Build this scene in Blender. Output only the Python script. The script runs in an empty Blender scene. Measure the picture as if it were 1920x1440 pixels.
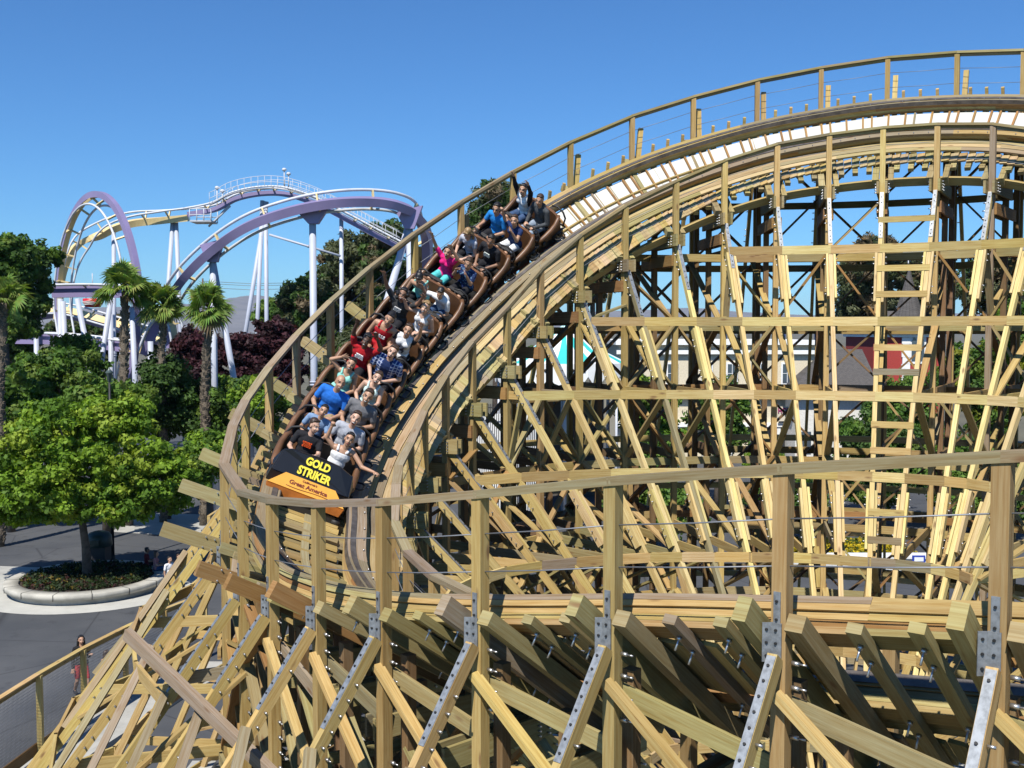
import bpy, bmesh, math, random
import numpy as np
from mathutils import Vector, Matrix, Quaternion
random.seed(7); RNG=np.random.default_rng(7)
SC=bpy.context.scene; COL=SC.collection
F=2000.; CAMH=11.; TH=math.atan(100/F)
def V(*a): return Vector(a)
def at(px,py,d):
    X=(px-960)/F;Y=(720-py)/F
    f=math.cos(TH)+math.sin(TH)*Y; u=-math.sin(TH)+math.cos(TH)*Y
    return V(X/f*d,d,CAMH+u/f*d)
def atz(px,py,z):
    p=at(px,py,1.); k=(z-CAMH)/(p.z-CAMH); return V(p.x*k,k,z)
# ---------------------------------------------------------------- tagging
def tag(o,label=None,cat=None,group=None,kind=None):
    if label:o['label']=label
    if cat:o['category']=cat
    if group:o['group']=group
    if kind:o['kind']=kind
    return o
def empty(name,loc=(0,0,0),label=None,cat=None,group=None,mat=None):
    o=bpy.data.objects.new(name,None); COL.objects.link(o)
    o.empty_display_size=.2
    if mat is not None: o.matrix_world=mat
    else: o.location=loc
    tag(o,label,cat,group)
    WM[o.name]=Matrix(mat) if mat is not None else Matrix.Translation(Vector(loc))
    return o
WM={}
def link(o,parent=None,world=True):
    COL.objects.link(o)
    if parent is not None:
        o.parent=parent
        if world: o.matrix_parent_inverse=WM[parent.name].inverted()
        WM[o.name]=Matrix.Identity(4) if world else WM[parent.name].copy()
    else: WM[o.name]=Matrix.Identity(4)
    return o
# ---------------------------------------------------------------- mesh builder
class MB:
    def __init__(s): s.v=[];s.f=[];s.uv=[];s.c=[];s.m=[];s.sm=[]
    def face(s,idx,uv=None,col=(1,1,1),m=0,smooth=False):
        s.f.append(tuple(idx)); s.uv.append(uv if uv else [(0,0)]*len(idx)); s.c.append(col); s.m.append(m); s.sm.append(smooth)
    def beam(s,p0,p1,w,h,up=(0,0,1),col=(1,1,1),m=0,ext=0.):
        p0=Vector(p0);p1=Vector(p1);d=p1-p0;L=d.length
        if L<1e-5:return
        d=d/L
        if ext: p0=p0-d*ext;p1=p1+d*ext;L+=2*ext
        up=Vector(up); sd=d.cross(up)
        if sd.length<1e-3: sd=d.cross(V(1,0,0)) if abs(d.x)<.9 else d.cross(V(0,1,0))
        sd.normalize(); u=sd.cross(d)
        b=len(s.v); a=sd*(w/2); c=u*(h/2)
        for p in (p0,p1):
            for q in (-a-c,a-c,a+c,-a+c): s.v.append(p+q)
        o=random.random()*40; o2=random.random()*40
        for k in range(4):
            k2=(k+1)%4; ww=w if k%2==0 else h
            s.face((b+k,b+k2,b+4+k2,b+4+k),[(o,o2+k),(o,o2+k+ww),(o+L,o2+k+ww),(o+L,o2+k)],col,m)
        s.face((b+3,b+2,b+1,b),[(o,o2),(o+.05,o2),(o+.05,o2+h),(o,o2+h)],col,m)
        s.face((b+4,b+5,b+6,b+7),[(o,o2),(o+.05,o2),(o+.05,o2+h),(o,o2+h)],col,m)
    def obox(s,c,ax,ay,az,col=(1,1,1),m=0):
        c=Vector(c);ax=Vector(ax);ay=Vector(ay);az=Vector(az)
        b=len(s.v)
        for z in(-1,1):
            for (x,y) in((-1,-1),(1,-1),(1,1),(-1,1)): s.v.append(c+ax*x+ay*y+az*z)
        o=random.random()*40
        X,Y,Z=2*ax.length,2*ay.length,2*az.length
        for idx,a_,b_ in(((3,2,1,0),X,Y),((4,5,6,7),X,Y),((0,1,5,4),X,Z),((1,2,6,5),Y,Z),((2,3,7,6),X,Z),((3,0,4,7),Y,Z)):
            s.face([b+i for i in idx],[(o,o),(o+a_,o),(o+a_,o+b_),(o,o+b_)],col,m)
    def box(s,x0,y0,z0,x1,y1,z1,col=(1,1,1),m=0):
        s.obox(((x0+x1)/2,(y0+y1)/2,(z0+z1)/2),((x1-x0)/2,0,0),(0,(y1-y0)/2,0),(0,0,(z1-z0)/2),col,m)
    def tube(s,pts,r,n=8,col=(1,1,1),m=0,cap=True,closed=False):
        pts=[Vector(p) for p in pts]; N=len(pts); b=len(s.v)
        rr=r if hasattr(r,'__len__') else [r]*N
        prev=None;L=0
        for i,p in enumerate(pts):
            if closed: t=pts[(i+1)%N]-pts[i-1]
            else: t=pts[min(i+1,N-1)]-pts[max(i-1,0)]
            t.normalize()
            if prev is None:
                a=t.cross(V(0,0,1)); 
                if a.length<1e-3:a=t.cross(V(1,0,0))
            else:
                a=prev-t*prev.dot(t)
            a.normalize();prev=a;bb=t.cross(a)
            for k in range(n):
                an=2*math.pi*k/n; s.v.append(p+(a*math.cos(an)+bb*math.sin(an))*rr[i])
        for i in range(N if closed else N-1):
            i2=(i+1)%N; l=(pts[i2]-pts[i]).length
            for k in range(n):
                k2=(k+1)%n
                s.face((b+i*n+k,b+i*n+k2,b+i2*n+k2,b+i2*n+k),[(L,k*.1),(L,k*.1+.1),(L+l,k*.1+.1),(L+l,k*.1)],col,m,True)
            L+=l
        if cap and not closed:
            s.face([b+k for k in range(n)][::-1],None,col,m); s.face([b+(N-1)*n+k for k in range(n)],None,col,m)
    def sweep(s,pts,sides,ups,w,h,col=(1,1,1),m=0,smooth=False,mt=None):
        """rectangle w x h swept; sides/ups are unit vectors per point; colour may be a list"""
        b=len(s.v);N=len(pts);L=random.random()*30
        for p,a,u in zip(pts,sides,ups):
            a=a*(w/2);c=u*(h/2)
            for q in(-a-c,a-c,a+c,-a+c): s.v.append(p+q)
        for i in range(N-1):
            l=(pts[i+1]-pts[i]).length
            for k in range(4):
                k2=(k+1)%4;ww=w if k%2==0 else h
                s.face((b+4*i+k,b+4*i+k2,b+4*i+4+k2,b+4*i+4+k),[(L,k),(L,k+ww),(L+l,k+ww),(L+l,k)],col,mt if (mt is not None and k==2) else m)
            L+=l
        s.face((b+3,b+2,b+1,b),None,col,m);e=b+4*(N-1);s.face((e,e+1,e+2,e+3),None,col,m)
    def ell(s,c,r,M=None,n=12,k=8,col=(1,1,1),m=0):
        c=Vector(c);b=len(s.v)
        r=r if hasattr(r,'__len__') else (r,r,r)
        M=M or Matrix.Identity(3)
        for i in range(1,k):
            th=math.pi*i/k
            for j in range(n):
                ph=2*math.pi*j/n
                s.v.append(c+M@V(r[0]*math.sin(th)*math.cos(ph),r[1]*math.sin(th)*math.sin(ph),r[2]*math.cos(th)))
        s.v.append(c+M@V(0,0,r[2]));s.v.append(c+M@V(0,0,-r[2]));T=len(s.v)-2
        for i in range(k-2):
            for j in range(n):
                j2=(j+1)%n
                s.face((b+i*n+j,b+(i+1)*n+j,b+(i+1)*n+j2,b+i*n+j2),None,col,m,True)
        for j in range(n):
            j2=(j+1)%n
            s.face((T,b+j,b+j2),None,col,m,True);s.face((T+1,b+(k-2)*n+j2,b+(k-2)*n+j),None,col,m,True)
    def caps(s,p0,p1,r0,r1,n=10):
        p0=Vector(p0);p1=Vector(p1);d=p1-p0;L=d.length
        if L<1e-6: s.ell(p0,r0);return
        d/=L
        pts=[];rr=[]
        for a in(-85,-60,-30): pts.append(p0+d*r0*math.sin(math.radians(a)));rr.append(r0*math.cos(math.radians(a)))
        pts+= [p0,p1];rr+=[r0,r1]
        for a in(30,60,85): pts.append(p1+d*r1*math.sin(math.radians(a)));rr.append(r1*math.cos(math.radians(a)))
        s.tube(pts,rr,n)
    def lathe(s,prof,c=(0,0,0),n=24,col=(1,1,1),m=0,smooth=True):
        c=Vector(c);b=len(s.v);N=len(prof)
        for(r,z) in prof:
            for j in range(n):
                a=2*math.pi*j/n;s.v.append(c+V(r*math.cos(a),r*math.sin(a),z))
        for i in range(N-1):
            for j in range(n):
                j2=(j+1)%n;s.face((b+i*n+j,b+i*n+j2,b+(i+1)*n+j2,b+(i+1)*n+j),[(j*.2,prof[i][1]),(j*.2+.2,prof[i][1]),(j*.2+.2,prof[i+1][1]),(j*.2,prof[i+1][1])],col,m,smooth)
    def poly_prism(s,pts,nrm,th,col=(1,1,1),m=0):
        """pts: planar polygon; thickness th along nrm"""
        b=len(s.v);n=len(pts);nrm=Vector(nrm)
        for p in pts:s.v.append(Vector(p)+nrm*th/2)
        for p in pts:s.v.append(Vector(p)-nrm*th/2)
        s.face([b+i for i in range(n)],[(p[0],p[2]) for p in pts],col,m);s.face([b+n+i for i in range(n)][::-1],[(p[0],p[2]) for p in pts][::-1],col,m)
        for i in range(n):
            j=(i+1)%n;s.face((b+j,b+i,b+n+i,b+n+j),[(0,0),(.2,0),(.2,.2),(0,.2)],col,m)
    def mesh(s,name,mats):
        me=bpy.data.meshes.new(name)
        me.from_pydata([tuple(v) for v in s.v],[],s.f)
        for m in(mats if isinstance(mats,(list,tuple)) else [mats]): me.materials.append(m)
        me.polygons.foreach_set('material_index',s.m); me.polygons.foreach_set('use_smooth',s.sm)
        uvl=me.uv_layers.new(name='UVMap'); uvl.data.foreach_set('uv',np.array([c for u in s.uv for p in u for c in p],dtype=np.float32))
        ca=me.color_attributes.new('Tint','FLOAT_COLOR','CORNER')
        arr=np.repeat(np.array([(c[0],c[1],c[2],1.) for c in s.c],dtype=np.float32),[len(f) for f in s.f],axis=0)
        ca.data.foreach_set('color',arr.ravel()); me.update(); return me
    def build(s,name,mats,parent=None,world=True,**kw):
        o=bpy.data.objects.new(name,s.mesh(name,mats)); link(o,parent,world); tag(o,**kw); return o
# ---------------------------------------------------------------- materials
def nodes(name):
    m=bpy.data.materials.new(name);m.use_nodes=True;nt=m.node_tree
    b=nt.nodes['Principled BSDF'];return m,nt,b
def N(nt,t,**k):
    n=nt.nodes.new(t)
    for a,v in k.items():
        if a in n.bl_rna.properties and a not in n.inputs: setattr(n,a,v)
        else: n.inputs[a].default_value=v
    return n
def mix(nt,a,b,fac,mode='MIX'):
    n=nt.nodes.new('ShaderNodeMix');n.data_type='RGBA';n.blend_type=mode
    for sock,x in((n.inputs[0],fac),(n.inputs[6],a),(n.inputs[7],b)):
        if isinstance(x,bpy.types.NodeSocket): nt.links.new(x,sock)
        elif isinstance(x,(int,float)): sock.default_value=x
        else: sock.default_value=(*x[:3],1)
    return n.outputs[2]
def ramp(nt,x,stops):
    r=nt.nodes.new('ShaderNodeValToRGB');nt.links.new(x,r.inputs[0])
    e=r.color_ramp.elements
    while len(e)<len(stops): e.new(.5)
    for i,(p,c) in enumerate(stops):
        e[i].position=p; e[i].color=(c,c,c,1) if isinstance(c,(int,float)) else (*c,1)
    return r.outputs[0]
def noise(nt,scale,vec=None,detail=4,rough=.6,out=0):
    n=nt.nodes.new('ShaderNodeTexNoise');n.inputs['Scale'].default_value=scale;n.inputs['Detail'].default_value=detail;n.inputs['Roughness'].default_value=rough
    if vec is not None: nt.links.new(vec,n.inputs['Vector'])
    return n.outputs[out]
def bump(nt,b,h,dist=.01,st=.5):
    n=nt.nodes.new('ShaderNodeBump');n.inputs['Distance'].default_value=dist;n.inputs['Strength'].default_value=st
    nt.links.new(h,n.inputs['Height']);nt.links.new(n.outputs[0],b.inputs['Normal'])
def mp(nt,vec,scale):
    n=nt.nodes.new('ShaderNodeMapping');n.inputs['Scale'].default_value=scale;nt.links.new(vec,n.inputs['Vector']);return n.outputs[0]
def wood_mat(name,knot=True,rough=.75):
    m,nt,b=nodes(name)
    tc=nt.nodes.new('ShaderNodeTexCoord'); at_=nt.nodes.new('ShaderNodeVertexColor');at_.layer_name='Tint'
    g=noise(nt,1.,mp(nt,tc.outputs['UV'],(1.6,38,1)),5,.65)
    g2=noise(nt,1.,mp(nt,tc.outputs['UV'],(5,160,1)),3,.6)
    big=noise(nt,1.,mp(nt,tc.outputs['UV'],(.9,3,1)),3,.6)
    c=mix(nt,at_.outputs[0],(.74,.61,.44),1.,'MULTIPLY')
    col=mix(nt,at_.outputs[0],c,ramp(nt,g,[(.38,0),(.70,1)]))
    col=mix(nt,col,(.76,.78,.62),ramp(nt,big,[(.45,0),(.75,.35)]),'MULTIPLY')
    col=mix(nt,col,(.84,.80,.74),ramp(nt,g2,[(.45,0),(.7,.5)]),'MULTIPLY')
    st=noise(nt,1.,mp(nt,tc.outputs['UV'],(.5,9,1)),4,.7)
    col=mix(nt,col,(.62,.60,.56),ramp(nt,st,[(.52,0),(.72,.55)]),'MULTIPLY')
    if knot:
        vo=nt.nodes.new('ShaderNodeTexVoronoi');vo.inputs['Scale'].default_value=1.;nt.links.new(mp(nt,tc.outputs['UV'],(1.6,5,1)),vo.inputs['Vector'])
        col=mix(nt,col,(.17,.09,.04),ramp(nt,vo.outputs['Distance'],[(.06,.8),(.16,0)]))
    nt.links.new(col,b.inputs['Base Color']);b.inputs['Roughness'].default_value=rough
    b.inputs['Specular IOR Level'].default_value=.25
    bump(nt,b,g,.004,.6)
    return m
def plain(name,col,rough=.6,metal=0,var=.12,scale=3,spec=.5,bmp=0,bscale=40,coat=0,tint=False):
    m,nt,b=nodes(name)
    tc=nt.nodes.new('ShaderNodeTexCoord')
    n=noise(nt,scale,tc.outputs['Object'],5)
    base=col
    if tint:
        a=nt.nodes.new('ShaderNodeVertexColor');a.layer_name='Tint';base=mix(nt,a.outputs[0],col,1.,'MULTIPLY')
    dark=tuple(x*(1-var*2) for x in col[:3]) if not tint else mix(nt,base,(1-var*2,)*3,1.,'MULTIPLY')
    c=mix(nt,base,dark,ramp(nt,n,[(.4,0),(.7,1)]))
    nt.links.new(c,b.inputs['Base Color']);b.inputs['Roughness'].default_value=rough;b.inputs['Metallic'].default_value=metal
    b.inputs['Specular IOR Level'].default_value=spec;b.inputs['Coat Weight'].default_value=coat
    if bmp: bump(nt,b,noise(nt,bscale,tc.outputs['Object'],4),bmp,.6)
    return m
def leaf_mat(name,trans=.42):
    m,nt,b=nodes(name)
    a=nt.nodes.new('ShaderNodeVertexColor');a.layer_name='Tint'
    nt.links.new(a.outputs[0],b.inputs['Base Color']);b.inputs['Roughness'].default_value=.6;b.inputs['Specular IOR Level'].default_value=.25
    tr=nt.nodes.new('ShaderNodeBsdfTranslucent');nt.links.new(mix(nt,a.outputs[0],(1.,1.,.45),1.,'MULTIPLY'),tr.inputs[0])
    ms=nt.nodes.new('ShaderNodeMixShader');ms.inputs[0].default_value=trans
    nt.links.new(b.outputs[0],ms.inputs[1]);nt.links.new(tr.outputs[0],ms.inputs[2])
    nt.links.new(ms.outputs[0],nt.nodes['Material Output'].inputs['Surface']);return m
M={}
M['wood']=wood_mat('pine_timber'); M['deck']=wood_mat('deck_timber',rough=.85)
M['galv']=plain('galvanised_steel',(.30,.32,.34),.55,.5,.22,18,bmp=.001)
M['railsteel']=plain('running_rail_steel',(.17,.15,.135),.45,.5,.25,6)
M['bolt']=plain('bolt_steel',(.6,.6,.6),.35,.9,.1)
M['cable']=plain('steel_cable',(.22,.23,.25),.5,.4,.1)
M['white']=plain('white_panel',(.54,.535,.50),.6,0,.04,2)
m,nt,b=nodes('asphalt');tc=nt.nodes.new('ShaderNodeTexCoord');ov=tc.outputs['Object']
c=mix(nt,(.050,.053,.058),(.075,.077,.080),ramp(nt,noise(nt,.25,ov,5),[(.35,0),(.65,1)]))
c=mix(nt,c,(.03,.031,.034),ramp(nt,noise(nt,1.3,ov,4),[(.58,0),(.72,.7)]))
vo=nt.nodes.new('ShaderNodeTexVoronoi');vo.feature='DISTANCE_TO_EDGE';vo.inputs['Scale'].default_value=.16;nt.links.new(noise(nt,.9,ov,3,out=1),vo.inputs['Vector']);nt.links.new(ov,vo.inputs['Vector'])
c=mix(nt,c,(.022,.022,.024),ramp(nt,vo.outputs['Distance'],[(.0,.8),(.006,0)]))
nt.links.new(c,b.inputs['Base Color']);b.inputs['Roughness'].default_value=.85;bump(nt,b,noise(nt,60,ov,3),.004,.6);M['asphalt']=m
M['concrete']=plain('concrete',(.40,.39,.35),.85,0,.12,1.2,bmp=.003,bscale=30)
M['lilac']=plain('lilac_paint',(.25,.21,.37),.45,0,.08,.6)
M['railwhite']=plain('pale_rail_paint',(.56,.58,.62),.5,0,.1,1.5)
M['cream']=plain('cream_paint',(.72,.56,.27),.5,0,.1,.8)
M['column']=plain('pale_column_paint',(.44,.47,.55),.5,0,.08,.5)
M['black']=plain('black_gloss',(.010,.010,.012),.35,0,.1,5)
M['blackm']=plain('black_matt',(.018,.017,.017),.6,0,.2,5)
M['leather']=plain('brown_shell',(.165,.078,.035),.45,0,.25,2.5,coat=.05)
M['maroon']=plain('maroon_paint',(.16,.022,.02),.5,0,.15,6)
M['amber']=plain('amber_paint',(.70,.34,.05),.4,0,.06,4)
M['orange']=plain('burnt_orange_paint',(.42,.13,.02),.4,0,.2,5)
M['gold']=plain('gold_letter',(.88,.72,.06),.4,0,.04,4)
M['letter']=plain('maroon_letter',(.17,.03,.012),.5)
M['leaf']=leaf_mat('foliage'); M['bark']=plain('bark',(.13,.10,.075),.9,0,.3,6,bmp=.02,bscale=12)
M['palmbark']=plain('palm_bark',(.20,.16,.115),.95,0,.4,14,bmp=.05,bscale=18)
M['tint']=plain('painted_surface',(1,1,1),.6,0,.05,2,tint=True)
M['tintm']=plain('matt_surface',(1,1,1),.9,0,.10,8,tint=True)
# gravel
m,nt,b=nodes('gravel');tc=nt.nodes.new('ShaderNodeTexCoord')
vo=nt.nodes.new('ShaderNodeTexVoronoi');vo.inputs['Scale'].default_value=22;nt.links.new(tc.outputs['Object'],vo.inputs['Vector'])
nt.links.new(mix(nt,(.22,.21,.18),(.46,.44,.39),ramp(nt,vo.outputs['Color'],[(.2,0),(.8,1)])),b.inputs['Base Color']);b.inputs['Roughness'].default_value=.95
bump(nt,b,vo.outputs['Distance'],.03,.8);M['gravel']=m
# roof shingles
m,nt,b=nodes('shingles');tc=nt.nodes.new('ShaderNodeTexCoord')
br=nt.nodes.new('ShaderNodeTexBrick');br.inputs['Scale'].default_value=1.;nt.links.new(mp(nt,tc.outputs['UV'],(3,3,3)),br.inputs['Vector'])
br.inputs['Color1'].default_value=(.075,.07,.068,1);br.inputs['Color2'].default_value=(.115,.105,.10,1);br.inputs['Mortar'].default_value=(.05,.045,.04,1);br.inputs['Mortar Size'].default_value=.04
nt.links.new(br.outputs[0],b.inputs['Base Color']);b.inputs['Roughness'].default_value=.9;M['shingle']=m
# window glass
M['glass']=plain('window_glass',(.06,.08,.10),.12,0,.1,1,spec=.8)
def wc(kind=None):
    j=random.uniform(.80,1.12);g=random.uniform(.93,1.06)
    if random.random()<.06 and kind not in('walk','dark'): kind='grey'
    base={'fresh':(.53,.40,.165),'pine':(.42,.31,.132),'green':(.355,.305,.15),'walk':(.46,.36,.20),'pale_grey':(.32,.27,.16),'brown':(.34,.20,.08),'grey':(.29,.245,.165),'dark':(.22,.145,.075),'pale':(.64,.52,.245)}[kind or random.choice(['pine','pine','green','fresh'])]  # 'dark' is pine with the shade under the track put into its colour
    return (base[0]*j,base[1]*j*g,base[2]*j*random.uniform(.9,1.12))
def text_mb(txt,size,M4,col,matname,parent,extr=.006,bold=.0,name='lettering',shear=0,sx=1):
    cu=bpy.data.curves.new('txt','FONT');cu.body=txt;cu.size=size;cu.extrude=extr;cu.offset=bold;cu.align_x='CENTER';cu.align_y='CENTER';cu.shear=shear;cu.resolution_u=4
    o=bpy.data.objects.new('txt',cu);COL.objects.link(o);dg=bpy.context.evaluated_depsgraph_get();dg.update()
    me=bpy.data.meshes.new_from_object(o.evaluated_get(dg));bpy.data.objects.remove(o);me.name=name
    me.transform(M4@Matrix.Diagonal((sx,1,1,1)));me.materials.clear();me.materials.append(M[matname])
    ob=bpy.data.objects.new(name,me);link(ob,parent);return ob
# ================================================================ wooden coaster
ST=[(5.65,5.02,10.50,0.62,0.785,2.33,0.80),(4.45,6.02,10.36,0.628,0.778,2.33,0.81),(3.25,7.02,10.17,0.633,0.774,2.33,0.813),(2.05,8.00,9.96,0.637,0.771,2.32,0.794),(0.86,8.99,9.73,0.649,0.761,2.30,0.773),(-0.30,10.00,9.46,0.676,0.737,2.27,0.744),(-1.34,11.02,9.22,0.728,0.685,2.22,0.702),(-2.20,12.02,9.04,0.780,0.626,2.16,0.638),(-2.95,13.02,8.92,0.829,0.560,2.29,0.543),(-3.58,14.07,8.86,0.881,0.473,2.37,0.442),(-4.13,15.22,9.08,0.956,0.293,2.46,0.386),(-4.34,16.53,9.51,0.992,0.129,2.52,0.381),(-4.47,17.85,9.82,1.000,0.017,2.56,0.432),(-4.38,19.21,10.33,0.993,-0.117,2.59,0.516),(-4.15,20.54,10.90,0.969,-0.246,2.59,0.543),(-3.71,21.84,11.59,0.919,-0.395,2.63,0.562),(-3.07,23.07,12.35,0.842,-0.539,2.69,0.586),(-2.20,24.20,13.19,0.758,-0.652,2.77,0.609),(-1.20,25.23,14.02,0.658,-0.753,2.76,0.610),(0.03,26.15,14.87,0.527,-0.850,2.80,0.626),(1.46,26.89,15.71,0.383,-0.924,2.86,0.659),(3.05,27.40,16.45,0.240,-0.971,2.91,0.698),(4.65,27.68,16.99,0.088,-0.996,2.88,0.718),(6.29,27.69,17.41,-0.062,-0.998,2.87,0.736),(7.86,27.47,17.67,-0.209,-0.978,2.91,0.754),(9.39,27.02,17.81,-0.351,-0.936,2.94,0.765),(10.85,26.35,17.77,-0.495,-0.869,2.92,0.759),(12.07,25.50,17.60,-0.594,-0.805,2.91,0.745),(13.1,24.4,17.3,-.72,-.69,2.9,.74),(13.9,23.1,16.9,-.83,-.56,2.9,.73),(14.4,21.7,16.4,-.91,-.41,2.9,.72)]
OFF=2   # list index of station "0"
SA=np.array(ST);NS=len(ST)
def cr(t):
    t=min(max(t,0),NS-1.0001);i=int(t);f=t-i
    p=[SA[min(max(i+k,0),NS-1)] for k in(-1,0,1,2)]
    return .5*((2*p[1])+(-p[0]+p[2])*f+(2*p[0]-5*p[1]+4*p[2]-p[3])*f*f+(-p[0]+3*p[1]-3*p[2]+p[3])*f**3)
RH=1.08
class Fr:
    def __init__(s,t,lin=False):
        a=cr(t);s.t=t;s.oh=V(*a[:3]);I=V(a[3],a[4],0).normalized();s.I=I;s.W=a[5];be=math.atan(a[6]);s.be=be
        s.base=s.oh-V(0,0,RH);s.eu=I*math.cos(be)+V(0,0,-math.sin(be));s.n=I*math.sin(be)+V(0,0,math.cos(be));s.Ls=s.W/math.cos(be)
        s.T=V(-I.y,I.x,0)
        k=min(1,max(0,(t-14)/7));s.uo=.50+.13*k;s.ui=1.93+.33*k
    def D(s,u,v=0): return s.base+s.eu*u+s.n*v
fr=[Fr(i) for i in range(NS)]
CO=empty('wooden_roller_coaster',(5,17,0),'banked curving wooden roller coaster of yellow pine timber with a brown train on it','roller coaster')
HV=.31
def steps(t0,t1,n):
    k=int(round((t1-t0)*n));return [t0+(t1-t0)*i/k for i in range(k+1)]
# --- rails
allt=steps(0,NS-1,6)
frs=[Fr(t) for t in allt]
for rl,side in((lambda f:f.uo,-1),(lambda f:f.ui,1)):
    mb=MB()
    lay=5;hh=HV/lay
    for k in range(lay):
        w=.24+(.05 if k>=3 else 0)+random.uniform(-.01,.01)
        # boards come in lengths of several metres
        i=0
        while i<len(frs)-1:
            j=min(i+random.randint(14,22),len(frs)-1);seg=frs[i:j+1]
            off=random.uniform(-.006,.006)
            mb.sweep([f.D(rl(f)+off,hh*(k+.5)) for f in seg],[f.eu for f in seg],[f.n for f in seg],w,hh-.004,wc(random.choice(['grey','pine']) if k>=4 else random.choice(['green','pine','brown','pine'])))
            i=j
    ra=mb.build('rail_stack',M['deck'],CO)
    mb=MB()
    mb.sweep([f.D(rl(f)-side*.06,HV+.008) for f in frs],[f.eu for f in frs],[f.n for f in frs],.085,.014)
    mb.sweep([f.D(rl(f)-side*.152,HV-.05) for f in frs],[f.eu for f in frs],[f.n for f in frs],.012,.10)
    rr=mb.build('running_rail',M['railsteel'],ra)
# --- ledgers (one per bent) and ties between
for i,f in enumerate(fr):
    mb=MB();c=wc('pine' if i<16 else 'green')
    inn=f.Ls+.1
    o=-.24-.05*random.random()
    if i in(7,8): o=-.5
    if 9<=i<=16:o=-.78-.1*random.random()
    if i==9:o=-.55
    mb.beam(f.D(o,-.15)+f.T*.185,f.D(inn,-.15)+f.T*.175,.115,.20,f.n,wc('brown' if i in(7,8,9) else 'green'))
    mb.beam(f.D(-.04,-.10)-f.T*.15,f.D(inn,-.10)-f.T*.15,.14,.14,f.n,wc('green'))
    if i>8:
      for u in(-.25,-.12):
        for vz in(-.07,-.22):
            mb.tube([f.D(u,vz)+f.T*(.1),f.D(u,vz)+f.T*.30],.012,6,m=1)
    mb.build('ledger',[M['wood'],M['bolt']],CO)
for i in range(NS-1):
    for k in((1,2,3) if i>=9 else (1,2)):
        f=Fr(i+(k/4 if i>=9 else k*.30+.06));mb=MB()
        lo=.10+.06*random.random()
        hi=f.Ls+.02-(.30 if i>=20 else 0)
        mb.beam(f.D(lo,-.05),f.D(hi,-.05),.12,.085,f.n,wc('green'))
        for u in(f.uo-.14,f.uo+.14,f.ui-.14,f.ui+.14):
            mb.tube([f.D(u,-.06),f.D(u,-.22)],.010,5,m=1)
            mb.tube([f.D(u,-.095),f.D(u,-.125)],.024,6,m=1)
        for u in(f.uo,f.ui):
            mb.tube([f.D(u,HV+.0)+f.eu*.11,f.D(u,HV+.03)+f.eu*.11],.012,5,m=1)
        if i>=16: mb.obox(f.D(f.uo-.24,.16),f.T*.035,f.eu*.03,(V(0,0,1)*.55+f.n*.45)*.26,wc('fresh'))
        if (i*3+k)<=93: mb.build('tie',[M['wood'],M['bolt']],CO)
# --- handrails
def pol(fn): return [fn(f) for f in fr]
OHp=[f.oh for f in fr]; IHp=[f.oh+f.eu*f.Ls for f in fr]
for P,nm,c in((OHp,'handrail','grey'),(IHp,'handrail','grey')):
    mb=MB()
    for i in range(NS-1):
        d=(P[i+1]-P[i]).normalized();f=fr[i];up=V(0,0,1)
        mb.beam(P[i]-d*.02,P[i+1]+d*.02,.15,.075 if i<9 else .055,up,wc(('grey' if i>5 else 'pale_grey') if i<19 else 'green'))
        if i>=16: mb.beam(P[i]-V(0,0,.06),P[i+1]-V(0,0,.06),.045,.07,up,wc('pine'))
    mb.build(nm,M['wood'],CO)
# --- cables
for P,sg in((OHp,1),(IHp,-1)):
    mb=MB()
    for h in(.38,.74):
        for i in range(NS-1):
            p,q=P[i]-V(0,0,h)+fr[i].T*0,P[i+1]-V(0,0,h)
            mid=(p+q)/2-V(0,0,.008);mb.tube([p,mid,q],.0065,5)
    mb.build('cable',M['cable'],CO)
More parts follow.
